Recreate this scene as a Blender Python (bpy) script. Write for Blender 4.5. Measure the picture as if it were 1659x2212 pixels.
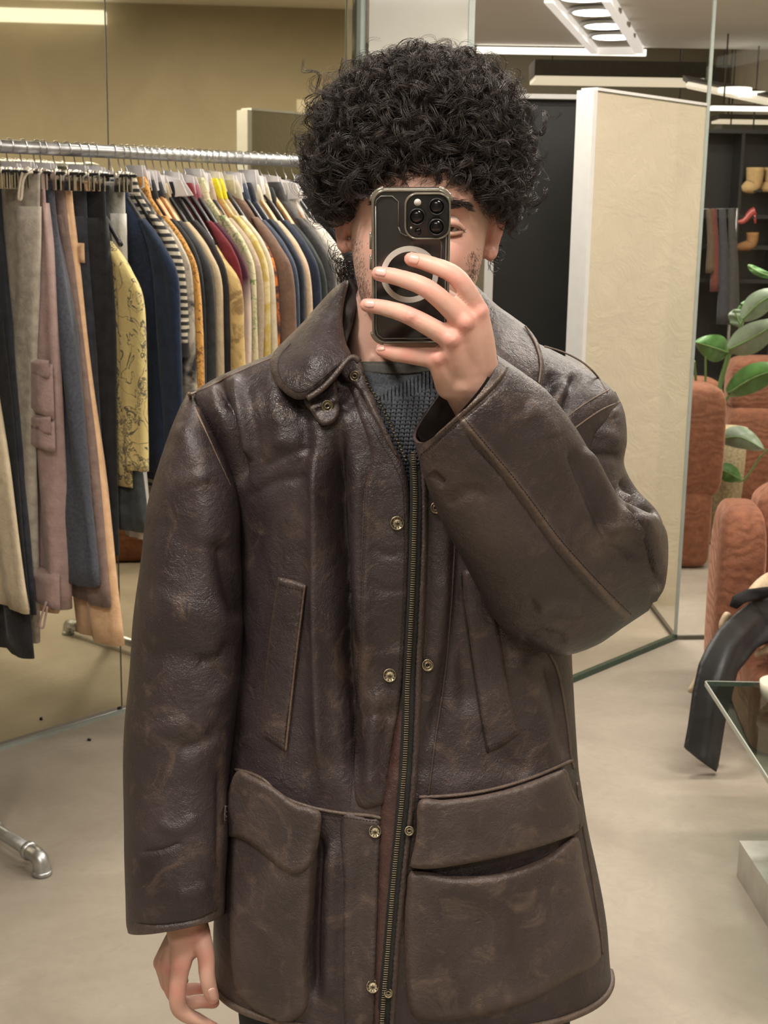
import bpy, bmesh, math, random
import numpy as np
from mathutils import Vector, Matrix
from mathutils.bvhtree import BVHTree
from mathutils.geometry import delaunay_2d_cdt

random.seed(7)
rng = np.random.default_rng(7)
scene = bpy.context.scene
COL = scene.collection
for o in list(bpy.data.objects):
    bpy.data.objects.remove(o)

# ------------------------------------------------------------------ camera
W, H, FPX = 1659, 2212, 3000.0
TH, PHI = math.radians(12.0), 0.0165
CAM = np.array([0.0, 0.0, 1.66])
_F = np.array([0, math.cos(TH), -math.sin(TH)])
_U0 = np.array([0, math.sin(TH), math.cos(TH)])
_R0 = np.array([1.0, 0, 0])
_R = math.cos(PHI) * _R0 + math.sin(PHI) * _U0
_U = math.cos(PHI) * _U0 - math.sin(PHI) * _R0
cam_data = bpy.data.cameras.new('camera')
cam_data.sensor_fit = 'HORIZONTAL'
cam_data.sensor_width = 36.0
cam_data.lens = 36.0 * FPX / W
cam_data.clip_start = 0.05
cam_data.dof.use_dof = True
cam_data.dof.focus_distance = 1.47
cam_data.dof.aperture_fstop = 30.0
cam = bpy.data.objects.new('camera', cam_data)
COL.objects.link(cam)
_m = Matrix.Identity(4)
for i in range(3):
    _m[i][0], _m[i][1], _m[i][2], _m[i][3] = _R[i], _U[i], -_F[i], CAM[i]
cam.matrix_world = _m
scene.camera = cam

# ------------------------------------------------------------------ world, exposure
scene.view_settings.view_transform = 'Standard'
scene.view_settings.look = 'None'
scene.view_settings.gamma = 1.0
scene.view_settings.use_curve_mapping = False
scene.view_settings.exposure = 0.27
try:                       # light paths of a small shop: a few bounces are enough
    cy = scene.cycles
    cy.max_bounces, cy.diffuse_bounces, cy.glossy_bounces, cy.transmission_bounces, cy.transparent_max_bounces = 5, 3, 4, 4, 8
    cy.caustics_reflective = cy.caustics_refractive = False
except Exception:
    pass
world = bpy.data.worlds.new('world')
scene.world = world
world.use_nodes = True
world.node_tree.nodes['Background'].inputs[0].default_value = (1.0, 0.92, 0.80, 1)
world.node_tree.nodes['Background'].inputs[1].default_value = 0.22

# ------------------------------------------------------------------ ceiling lamps (area lights in the ceiling troughs, plus added fill lamps)
CEIL = 2.9
WARM = (1.0, 0.915, 0.815)
TROUGHS_AND_FILL = [  # x, y, length x, length y, watts
    (-0.75, 0.75, 0.50, 0.22, 33),
    (0.75, 0.45, 0.50, 0.22, 24),
    (-0.2, -0.9, 1.30, 0.30, 34),  # unseen fill lamp, added to even the light on the jacket front
    (0.2, 2.45, 1.0, 0.22, 16),
    (1.55, 2.9, 1.30, 0.22, 34),
    (1.9, 4.5, 0.9, 0.22, 30),
    (-0.55, 3.6, 0.5, 0.22, 4),
    (0.35, 4.35, 0.5, 0.22, 34),
    (2.3, 6.6, 1.3, 0.22, 30),
    (0.3, 7.2, 1.3, 0.22, 30),
    (0.95, 6.35, 0.4, 0.22, 20),  # unseen fill lamp, added to brighten the rear of the cream stub
    (1.5, 7.9, 1.3, 0.3, 40),  # unseen lamp, added so floor bounce lightens the rear ceiling
]
for (lx, ly, sx, sy, w) in TROUGHS_AND_FILL:
    ld = bpy.data.lights.new('trough_and_fill_lamp', 'AREA')
    ld.shape = 'RECTANGLE'
    ld.size, ld.size_y = sx, sy
    ld.energy = w
    ld.color = WARM
    lo = bpy.data.objects.new('trough_and_fill_lamp', ld)
    lo.location = (lx, ly, CEIL - 0.012)
    COL.objects.link(lo)
for (lx, ly) in ((1.0, 13.0), (-2.0, 13.0)):  # unseen fill lamps, added to lift the dark back room
    ld = bpy.data.lights.new('rear_fill_lamp', 'AREA'); ld.shape = 'RECTANGLE'; ld.size, ld.size_y = 1.6, 0.3; ld.energy = 45; ld.color = WARM
    lo = bpy.data.objects.new('rear_fill_lamp', ld); lo.location = (lx, ly, 3.68); COL.objects.link(lo)

# ------------------------------------------------------------------ pixel helpers
def rays(xy):
    xy = np.asarray(xy, float).reshape(-1, 2)
    return _F + np.outer((xy[:, 0] - 829.5) / FPX, _R) - np.outer((xy[:, 1] - 1106.0) / FPX, _U)

def PX(xy, Y):
    """points on the rays through pixels xy at world depth Y"""
    d = rays(xy)
    return CAM + d * (np.asarray(Y, float).reshape(-1) / d[:, 1])[:, None]

def P(x, y, Y):
    return PX([(x, y)], [Y])[0]

def onz(x, y, z):
    d = rays([(x, y)])[0]
    return CAM + d * ((z - CAM[2]) / d[2])

def proj(p):
    v = np.asarray(p, float).reshape(-1, 3) - CAM
    w = v @ _F
    return np.stack([829.5 + FPX * (v @ _R) / w, 1106.0 - FPX * (v @ _U) / w], 1)

# ------------------------------------------------------------------ object helpers
def origin_of(parent):
    o = np.zeros(3)
    while parent is not None:
        o = o + np.array(parent.location)
        parent = parent.parent
    return o

def mk(name, verts, faces, mat=None, parent=None, smooth=True, loc=None, wear=None):
    """one mesh object from world-space vertices"""
    verts = np.asarray(verts, float).reshape(-1, 3)
    base = origin_of(parent) if parent is not None else (np.array(loc, float) if loc is not None else np.zeros(3))
    me = bpy.data.meshes.new(name)
    if isinstance(faces, np.ndarray):
        n, k = faces.shape
        me.vertices.add(len(verts))
        me.vertices.foreach_set('co', (verts - base).astype(np.float32).ravel())
        me.loops.add(n * k)
        me.loops.foreach_set('vertex_index', faces.astype(np.int32).ravel())
        me.polygons.add(n)
        me.polygons.foreach_set('loop_start', np.arange(0, n * k, k, dtype=np.int32))
        try:
            me.polygons.foreach_set('loop_total', np.full(n, k, dtype=np.int32))
        except Exception:
            pass
        me.update(calc_edges=True)
        me.validate()
    else:
        me.from_pydata([tuple(v) for v in (verts - base)], [], faces)
    if smooth:
        me.polygons.foreach_set('use_smooth', np.ones(len(me.polygons), bool))
    if wear is not None:
        at = me.attributes.new('wear', 'FLOAT', 'POINT')
        at.data.foreach_set('value', np.asarray(wear, np.float32))
    me.update()
    ob = bpy.data.objects.new(name, me)
    COL.objects.link(ob)
    if mat is not None:
        me.materials.append(mat)
    if parent is not None:
        ob.parent = parent
    elif loc is not None:
        ob.location = loc
    return ob

def empty(name, loc, parent=None):
    o = bpy.data.objects.new(name, None)
    o.empty_display_size = 0.05
    o.location = tuple(loc)
    COL.objects.link(o)
    if parent is not None:
        o.parent = parent
    return o

def tag(o, label=None, cat=None, group=None, kind=None):
    if label: o['label'] = label
    if cat: o['category'] = cat
    if group: o['group'] = group
    if kind: o['kind'] = kind
    return o

class MB:
    """collects shapes into one mesh"""
    def __init__(s):
        s.v = []; s.f = []
    def add(s, verts, faces):
        n = len(s.v)
        s.v += [tuple(v) for v in np.asarray(verts, float).reshape(-1, 3)]
        s.f += [tuple(int(i) + n for i in f) for f in faces]
        return s
    def box(s, c, size, rz=0.0, bevel=0.0, axes=None):
        c = np.array(c, float); h = np.array(size, float) / 2
        if axes is None:
            ca, sa = math.cos(rz), math.sin(rz)
            axes = [np.array([ca, sa, 0]), np.array([-sa, ca, 0]), np.array([0, 0, 1.0])]
        bm = bmesh.new()
        bmesh.ops.create_cube(bm, size=1.0)
        for v in bm.verts:
            v.co = Vector((v.co.x * size[0], v.co.y * size[1], v.co.z * size[2]))
        if bevel > 0:
            bmesh.ops.bevel(bm, geom=bm.edges[:], offset=bevel, segments=2, affect='EDGES', profile=0.5)
        vs = [c + axes[0] * v.co.x + axes[1] * v.co.y + axes[2] * v.co.z for v in bm.verts]
        bm.verts.index_update()
        fs = [[v.index for v in f.verts] for f in bm.faces]
        bm.free()
        return s.add(vs, fs)
    def tube(s, pts, r, n=8, caps=True):
        v, f = tube_geo(pts, r, n, caps)
        return s.add(v, f)
    def ball(s, c, r, n=10, sq=(1, 1, 1)):
        v, f = ball_geo(c, r, n, sq)
        return s.add(v, f)
    def lathe(s, prof, c, n=24, axis=(0, 0, 1)):
        ax = np.array(axis, float); ax /= np.linalg.norm(ax)
        a = np.cross(ax, [0, 0, 1.0] if abs(ax[2]) < .9 else [1.0, 0, 0]); a /= np.linalg.norm(a)
        b = np.cross(ax, a)
        vs = []
        for (r, h) in prof:
            for k in range(n):
                t = 2 * math.pi * k / n
                vs.append(np.array(c) + ax * h + (a * math.cos(t) + b * math.sin(t)) * r)
        fs = []
        for i in range(len(prof) - 1):
            for k in range(n):
                fs.append((i * n + k, i * n + (k + 1) % n, (i + 1) * n + (k + 1) % n, (i + 1) * n + k))
        fs.append(tuple(range(n))[::-1]); fs.append(tuple((len(prof) - 1) * n + k for k in range(n)))
        return s.add(vs, fs)
    def build(s, name, mat, parent=None, smooth=True, loc=None):
        return mk(name, s.v, s.f, mat, parent, smooth, loc)

def frames(pts):
    pts = np.asarray(pts, float)
    n = len(pts)
    t = np.gradient(pts, axis=0)
    t /= (np.linalg.norm(t, axis=1)[:, None] + 1e-12)
    a = np.cross(t[0], [0, 0, 1.0])
    if np.linalg.norm(a) < 1e-3:
        a = np.cross(t[0], [1.0, 0, 0])
    a /= np.linalg.norm(a)
    A = [a]
    for i in range(1, n):
        a = A[-1] - t[i] * (A[-1] @ t[i])
        a /= (np.linalg.norm(a) + 1e-12)
        A.append(a)
    A = np.array(A)
    return t, A, np.cross(t, A)

def tube_geo(pts, r, n=8, caps=True):
    pts = np.asarray(pts, float)
    r = np.broadcast_to(np.asarray(r, float), (len(pts),))
    t, A, B = frames(pts)
    ang = np.arange(n) * 2 * math.pi / n
    v = pts[:, None, :] + r[:, None, None] * (np.cos(ang)[None, :, None] * A[:, None, :] + np.sin(ang)[None, :, None] * B[:, None, :])
    f = []
    for i in range(len(pts) - 1):
        for k in range(n):
            f.append((i * n + k, i * n + (k + 1) % n, (i + 1) * n + (k + 1) % n, (i + 1) * n + k))
    if caps:
        f.append(tuple(range(n))[::-1]); f.append(tuple((len(pts) - 1) * n + k for k in range(n)))
    return v.reshape(-1, 3), f

def ball_geo(c, r, n=10, sq=(1, 1, 1)):
    m = n * 2
    vs = []; fs = []
    for i in range(n + 1):
        ph = math.pi * i / n
        for k in range(m):
            t = 2 * math.pi * k / m
            vs.append((c[0] + r * sq[0] * math.sin(ph) * math.cos(t), c[1] + r * sq[1] * math.sin(ph) * math.sin(t), c[2] + r * sq[2] * math.cos(ph)))
    for i in range(n):
        for k in range(m):
            fs.append((i * m + k, (i + 1) * m + k, (i + 1) * m + (k + 1) % m, i * m + (k + 1) % m))
    return vs, fs

def crom(pts, n, closed=False):
    """Catmull-Rom resampling of a list of vectors (any dimension)"""
    p = np.asarray(pts, float)
    m = len(p)
    if closed:
        q = np.concatenate([p[-1:], p, p[:2]])
        segs = m
    else:
        q = np.concatenate([2 * p[:1] - p[1:2], p, 2 * p[-1:] - p[-2:-1]])
        segs = m - 1
    u = np.linspace(0, segs, n, endpoint=not closed)
    i = np.minimum(u.astype(int), segs - 1)
    t = (u - i)[:, None]
    p0, p1, p2, p3 = q[i], q[i + 1], q[i + 2], q[i + 3]
    return 0.5 * (2 * p1 + (p2 - p0) * t + (2 * p0 - 5 * p1 + 4 * p2 - p3) * t ** 2 + (3 * p1 - p0 - 3 * p2 + p3) * t ** 3)

def resample(pts, step, closed=False):
    p = np.asarray(pts, float)
    if closed:
        p = np.concatenate([p, p[:1]])
    d = np.concatenate([[0], np.cumsum(np.linalg.norm(np.diff(p, axis=0), axis=1))])
    n = max(3, int(round(d[-1] / step)))
    s = np.linspace(0, d[-1], n + 1)
    if closed:
        s = s[:-1]
    return np.stack([np.interp(s, d, p[:, k]) for k in range(p.shape[1])], 1)

def polydist(q, pl):
    """distance of points q to polyline pl (2D) and arc parameter 0..1"""
    q = np.asarray(q, float); pl = np.asarray(pl, float)
    best = np.full(len(q), 1e9); par = np.zeros(len(q)); side = np.zeros(len(q))
    L = np.linalg.norm(np.diff(pl, axis=0), axis=1); cum = np.concatenate([[0], np.cumsum(L)])
    for i in range(len(pl) - 1):
        a, b = pl[i], pl[i + 1]; ab = b - a
        t = np.clip(((q - a) @ ab) / (ab @ ab + 1e-12), 0, 1)
        c = a + t[:, None] * ab
        d = np.linalg.norm(q - c, axis=1)
        m = d < best
        best[m] = d[m]; par[m] = ((cum[i] + t * L[i]) / cum[-1])[m]
        side[m] = np.sign(ab[0] * (q[:, 1] - a[1]) - ab[1] * (q[:, 0] - a[0]))[m]
    return best, par, side

def inpoly(q, poly):
    q = np.asarray(q, float); poly = np.asarray(poly, float)
    x, y = q[:, 0], q[:, 1]
    c = np.zeros(len(q), bool)
    j = len(poly) - 1
    for i in range(len(poly)):
        xi, yi = poly[i]; xj, yj = poly[j]
        m = ((yi > y) != (yj > y)) & (x < (xj - xi) * (y - yi) / (yj - yi + 1e-12) + xi)
        c ^= m
        j = i
    return c

def sstep(x):
    x = np.clip(x, 0, 1)
    return x * x * (3 - 2 * x)

def grid_faces(nv, nu, wrap=True):
    i = np.arange(nv - 1)[:, None]; k = np.arange(nu if wrap else nu - 1)[None, :]
    k2 = (k + 1) % nu
    return np.stack([i * nu + k, i * nu + k2, (i + 1) * nu + k2, (i + 1) * nu + k], -1).reshape(-1, 4)

def loft(sections, nv, nu, expo=2.3, back=1.0):
    """sections: (ax,ay,bx,by,Yc,half_depth[,tilt_x,tilt_y px of the far side]); ring runs a -> front -> b -> back"""
    s = np.array([list(q) + [0] * (8 - len(q)) for q in sections], float)
    s = crom(s, nv)
    a = PX(s[:, 0:2], s[:, 4]); b = PX(s[:, 2:4], s[:, 4])
    c = (a + b) / 2; h = (b - a) / 2
    view = c - CAM; view /= np.linalg.norm(view, axis=1)[:, None]
    tl = PX((s[:, 0:2] + s[:, 2:4]) / 2 + s[:, 6:8], s[:, 4]) - c
    dep = view * s[:, 5:6] + tl
    t = np.arange(nu) * 2 * math.pi / nu
    cx = np.sign(np.cos(t)) * np.abs(np.cos(t)) ** (2 / expo)
    sx = np.sign(np.sin(t)) * np.abs(np.sin(t)) ** (2 / expo)
    sx = np.where(sx < 0, sx * back, sx)
    v = c[:, None, :] - cx[None, :, None] * h[:, None, :] - sx[None, :, None] * dep[:, None, :]
    return v, grid_faces(nv, nu)

def grid_normals(v):
    du = np.roll(v, -1, 1) - np.roll(v, 1, 1)
    dv = np.gradient(v, axis=0)
    n = np.cross(du, dv)
    n /= (np.linalg.norm(n, axis=2)[..., None] + 1e-12)
    ctr = v.mean(axis=1, keepdims=True)
    s = np.sign(((v - ctr) * n).sum(2).mean())
    return n * s

def folds(v, fl, front_only=True):
    """displace a grid along its normals by folds given as (pixel polyline, amplitude m, width px[, sharp])"""
    n = grid_normals(v)
    q = proj(v.reshape(-1, 3))
    nn = n.reshape(-1, 3)
    vw = CAM - v.reshape(-1, 3); vw /= np.linalg.norm(vw, axis=1)[:, None]
    fr = sstep(((nn * vw).sum(1) + 0.05) / 0.3) if front_only else np.ones(len(nn))
    disp = np.zeros(len(q))
    for fo in fl:
        pl, amp, w = np.array(fo[0], float), fo[1], fo[2]
        kind = fo[3] if len(fo) > 3 else 'g'
        pl = crom(pl, max(len(pl) * 5, 8)) if len(pl) > 2 else pl
        lo, hi = pl.min(0) - 4 * w, pl.max(0) + 4 * w
        m = (q[:, 0] > lo[0]) & (q[:, 0] < hi[0]) & (q[:, 1] > lo[1]) & (q[:, 1] < hi[1])
        if not m.any():
            continue
        d, s, sd = polydist(q[m], pl)
        tap = sstep(s / 0.18) * sstep((1 - s) / 0.18)
        if kind == 'g':
            pr = np.exp(-(d / w) ** 2)
        elif kind == 'v':            # sharp crease
            pr = np.exp(-d / w)
        else:                        # step: raised on one side, falls off over 4w
            x = d * sd / w
            pr = np.where(x > 0, np.exp(-(x / 3.0) ** 2), -np.exp(-(x / 1.2) ** 2) * 0.5) * (1 - np.exp(-(d / (0.25 * w)) ** 2))
        disp[m] += amp * pr * tap
    return v + (nn * (disp * fr)[:, None]).reshape(v.shape)

def waves(v, amp, freq, seed, n=7):
    """smooth irregular undulation along the normals"""
    r = np.random.default_rng(seed)
    nn = grid_normals(v)
    q = v.reshape(-1, 3)
    d = np.zeros(len(q))
    for k in range(n):
        w = r.normal(size=3) * freq
        d += np.sin(q @ w + r.uniform(0, 6.28))
    return v + (nn.reshape(-1, 3) * (amp * d / math.sqrt(n))[:, None]).reshape(v.shape)

class Surf:
    """ray target for laying parts on a surface through pixels"""
    def __init__(s, items, ydef):
        vs = []; fs = []
        for v, f in items:
            n = len(vs)
            vs += [tuple(x) for x in np.asarray(v).reshape(-1, 3)]
            fs += [tuple(int(i) + n for i in q) for q in f]
        s.t = BVHTree.FromPolygons(vs, fs)
        s.y = ydef
    def __call__(s, xy):
        xy = np.asarray(xy, float).reshape(-1, 2)
        d = rays(xy)
        out = np.zeros((len(xy), 3))
        for i in range(len(xy)):
            h = s.t.ray_cast(Vector(CAM), Vector(d[i]).normalized())
            if h[0] is None:
                p = CAM + d[i] * (s.y / d[i][1])
                h = s.t.find_nearest(Vector(p))
                out[i] = CAM + d[i] * (h[0].y / d[i][1])
            else:
                out[i] = h[0]
        return out

def idw(ctrl):
    """smooth depth sheet through (px, py, Y) control points (thin plate spline)"""
    c = np.array(ctrl, float)
    n = len(c)
    if n < 4:
        def f0(xy):
            xy = np.asarray(xy, float).reshape(-1, 2)
            d = np.linalg.norm(xy[:, None, :] - c[None, :, :2], axis=2) + 1.0
            w = d ** -2.0
            return PX(xy, (w * c[:, 2]).sum(1) / w.sum(1))
        return f0
    def U(r): return np.where(r > 0, r * r * np.log(r + 1e-9), 0.0)
    q = c[:, :2] / 100.0
    K = U(np.linalg.norm(q[:, None] - q[None], axis=2)) + np.eye(n) * 0.02
    Pm = np.concatenate([np.ones((n, 1)), q], 1)
    A = np.block([[K, Pm], [Pm.T, np.zeros((3, 3))]])
    sol = np.linalg.solve(A, np.concatenate([c[:, 2], np.zeros(3)]))
    lo, hi = c[:, 2].min() - .02, c[:, 2].max() + .02
    def f(xy):
        xy = np.asarray(xy, float).reshape(-1, 2); p = xy / 100.0
        y = U(np.linalg.norm(p[:, None] - q[None], axis=2)) @ sol[:n] + sol[n] + p @ sol[n + 1:]
        return PX(xy, np.clip(y, lo, hi))
    return f

def wear_lines(v, lines, base=0.0):
    """rub-wear attribute along pixel polylines (polyline, amount, width px)"""
    q = proj(np.asarray(v).reshape(-1, 3)); w = np.full(len(q), base)
    for pl, am, wd in lines:
        pl = crom(np.array(pl, float), len(pl) * 5) if len(pl) > 2 else np.array(pl, float)
        d = polydist(q, pl)[0]
        w = np.maximum(w, am * np.exp(-(d / wd) ** 2))
    return w

def patch(name, poly, surf, mat, parent, h=0.004, edge=10, step=7, back=0.004, pucker=0.0, smooth_poly=True,
          relief=None, wear=0.0, wearw=14, lift=None, hole=None, zoff=0.0):
    """solid shape whose outline is a pixel polygon, laid on surf: pillowed front, thickness, closed back"""
    poly = np.array(poly, float)
    if smooth_poly:
        poly = crom(poly, len(poly) * 10, True)
    bd = resample(poly, step, True)
    lo, hi = bd.min(0), bd.max(0)
    gx = np.arange(lo[0], hi[0], step); gy = np.arange(lo[1], hi[1], step * 0.87)
    g = np.array([(x + (j % 2) * step * 0.5, y) for j, y in enumerate(gy) for x in gx])
    bc = np.concatenate([bd, bd[:1]])
    if len(g):
        g = g[inpoly(g, bd)]
    if len(g):
        g = g[polydist(g, bc)[0] > 0.55 * step]
    pts = np.concatenate([bd, g]) if len(g) else bd
    nb = len(bd)
    r = delaunay_2d_cdt([Vector(p) for p in pts], [], [list(range(nb))], 1, 1e-4)
    xy = np.array([tuple(v) for v in r[0]])
    tris = [list(f) for f in r[2]]
    d, s, _ = polydist(xy, bc)
    on = d < 1e-3
    base = surf(xy)
    vw = base - CAM; vw /= np.linalg.norm(vw, axis=1)[:, None]
    hh = h * np.sqrt(np.clip(1 - (1 - np.clip(d / edge, 0, 1)) ** 2, 0, 1)) + zoff
    if pucker:
        L = np.linalg.norm(np.diff(bc, axis=0), axis=1).sum()
        hh = hh + pucker * np.sin(s * L / 7.0 * 2 * math.pi + 2 * np.sin(s * L / 31.0)) * np.exp(-((d - 11) / 8.0) ** 2)
    if relief is not None:
        hh = hh + relief(xy, d)
    if lift is not None:
        hh = hh + lift(xy)
    front = base - vw * hh[:, None]
    bk = base + vw * (back - zoff * 0.0)[..., None] if np.ndim(back) else base + vw * back
    if lift is not None:
        bk = bk - vw * lift(xy)[:, None] * 0.6
    n = len(xy)
    # orient so that the front faces the camera
    fs = []
    a2 = 0
    for t in tris:
        p = xy[t]
        ar = (p[1, 0] - p[0, 0]) * (p[2, 1] - p[0, 1]) - (p[2, 0] - p[0, 0]) * (p[1, 1] - p[0, 1])
        fs.append(tuple(t) if ar < 0 else tuple(t[::-1]))
    ed = {}
    for t in fs:
        for k in range(3):
            e = (t[k], t[(k + 1) % 3])
            ed[e] = 1
    allf = list(fs) + [tuple(i + n for i in t[::-1]) for t in fs]
    for (i, j) in ed:
        if (j, i) not in ed:
            allf.append((j, i, i + n, j + n))
    wv = None
    if wear:
        wv = np.concatenate([wear * np.exp(-d / wearw), wear * np.exp(-d / wearw)])
    return mk(name, np.concatenate([front, bk]), allf, mat, parent, True, None, wv)

def seam(name, pl, surf, mat, parent, r=0.0018, off=0.0005, step=6, n=6, sm=True, wear=None):
    pl = np.array(pl, float)
    if sm and len(pl) > 2:
        pl = crom(pl, len(pl) * 8)
    pl = resample(pl, step)
    b = surf(pl)
    vw = b - CAM; vw /= np.linalg.norm(vw, axis=1)[:, None]
    p = b - vw * off
    # light smoothing of depth jumps
    for _ in range(2):
        p[1:-1] = (p[:-2] + 2 * p[1:-1] + p[2:]) / 4
    v, f = tube_geo(p, r, n)
    return mk(name, v, f, mat, parent, True, None, None if wear is None else np.full(len(v), wear))

def stitches(name, lines, surf, mat, parent, pitch=7, length=4.5, r=0.0004, off=0.0008):
    m = MB()
    for pl in lines:
        pl = np.array(pl, float)
        if len(pl) > 2:
            pl = crom(pl, len(pl) * 8)
        q = resample(pl, pitch)
        dd = np.gradient(q, axis=0); dd /= np.linalg.norm(dd, axis=1)[:, None]
        a = surf(q - dd * length / 2); b = surf(q + dd * length / 2)
        for i in range(len(q)):
            va = (a[i] - CAM); va /= np.linalg.norm(va)
            if np.linalg.norm(a[i] - b[i]) > 0.012:
                continue
            m.tube([a[i] - va * off, b[i] - va * off], r, 4)
    return tag(m.build(name, mat, parent), kind='stuff')
# ------------------------------------------------------------------ materials
def newmat(name):
    m = bpy.data.materials.new(name)
    m.use_nodes = True
    nt = m.node_tree
    return m, nt, nt.nodes['Principled BSDF']

def nd(nt, typ, **kw):
    n = nt.nodes.new(typ)
    for k, v in kw.items():
        if k.startswith('i_'):
            n.inputs[k[2:].replace('_', ' ')].default_value = v
        else:
            setattr(n, k, v)
    return n

def coords(nt, scale=(1, 1, 1)):
    tc = nd(nt, 'ShaderNodeTexCoord')
    mp = nd(nt, 'ShaderNodeMapping')
    mp.inputs['Scale'].default_value = scale
    nt.links.new(tc.outputs['Object'], mp.inputs['Vector'])
    return mp.outputs['Vector']

def noise(nt, vec, scale, detail=4, rough=0.55, dist=0.0):
    n = nd(nt, 'ShaderNodeTexNoise')
    n.inputs['Scale'].default_value = scale
    n.inputs['Detail'].default_value = detail
    n.inputs['Roughness'].default_value = rough
    n.inputs['Distortion'].default_value = dist
    nt.links.new(vec, n.inputs['Vector'])
    return n.outputs['Fac']

def ramp(nt, fac, stops):
    r = nd(nt, 'ShaderNodeValToRGB')
    el = r.color_ramp.elements
    while len(el) < len(stops):
        el.new(0.5)
    for e, (p, c) in zip(el, stops):
        e.position = p
        e.color = tuple(c) + (1,) if len(c) == 3 else c
    nt.links.new(fac, r.inputs['Fac'])
    return r.outputs['Color']

def mixc(nt, fac, a, b, mode='MIX'):
    m = nd(nt, 'ShaderNodeMix', data_type='RGBA', blend_type=mode)
    for sock, val in ((0, fac), (6, a), (7, b)):
        if hasattr(val, 'is_linked'):
            nt.links.new(val, m.inputs[sock])
        elif sock == 0:
            m.inputs[0].default_value = val
        else:
            m.inputs[sock].default_value = tuple(val) + (1,)
    return m.outputs[2]

def math_(nt, op, a, b=0.0, clamp=False):
    m = nd(nt, 'ShaderNodeMath', operation=op, use_clamp=clamp)
    for i, val in enumerate((a, b)):
        if hasattr(val, 'is_linked'):
            nt.links.new(val, m.inputs[i])
        else:
            m.inputs[i].default_value = val
    return m.outputs[0]

def bump(nt, b, height, strength=0.3, dist=0.001, prev=None):
    n = nd(nt, 'ShaderNodeBump')
    n.inputs['Strength'].default_value = strength
    n.inputs['Distance'].default_value = dist
    nt.links.new(height, n.inputs['Height'])
    if prev is not None:
        nt.links.new(prev, n.inputs['Normal'])
    nt.links.new(n.outputs['Normal'], b.inputs['Normal'])
    return n.outputs['Normal']

def plain(name, col, rough=0.6, metal=0.0, var=0.12, vscale=30, bs=0.0, bscale=200, spec=0.5, sheen=0.0, trans=0.0):
    m, nt, b = newmat(name)
    v = coords(nt)
    if var > 0:
        f = noise(nt, v, vscale)
        c = ramp(nt, f, [(0.3, [x * (1 - var) for x in col]), (0.7, [min(1, x * (1 + var)) for x in col])])
        nt.links.new(c, b.inputs['Base Color'])
    else:
        b.inputs['Base Color'].default_value = tuple(col) + (1,)
    b.inputs['Roughness'].default_value = rough
    b.inputs['Metallic'].default_value = metal
    b.inputs['Specular IOR Level'].default_value = spec
    if sheen:
        b.inputs['Sheen Weight'].default_value = sheen
        b.inputs['Sheen Roughness'].default_value = 0.4
    if trans:
        b.inputs['Transmission Weight'].default_value = trans
    if bs > 0:
        bump(nt, b, noise(nt, v, bscale, 3), bs, 0.002)
    return m

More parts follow.
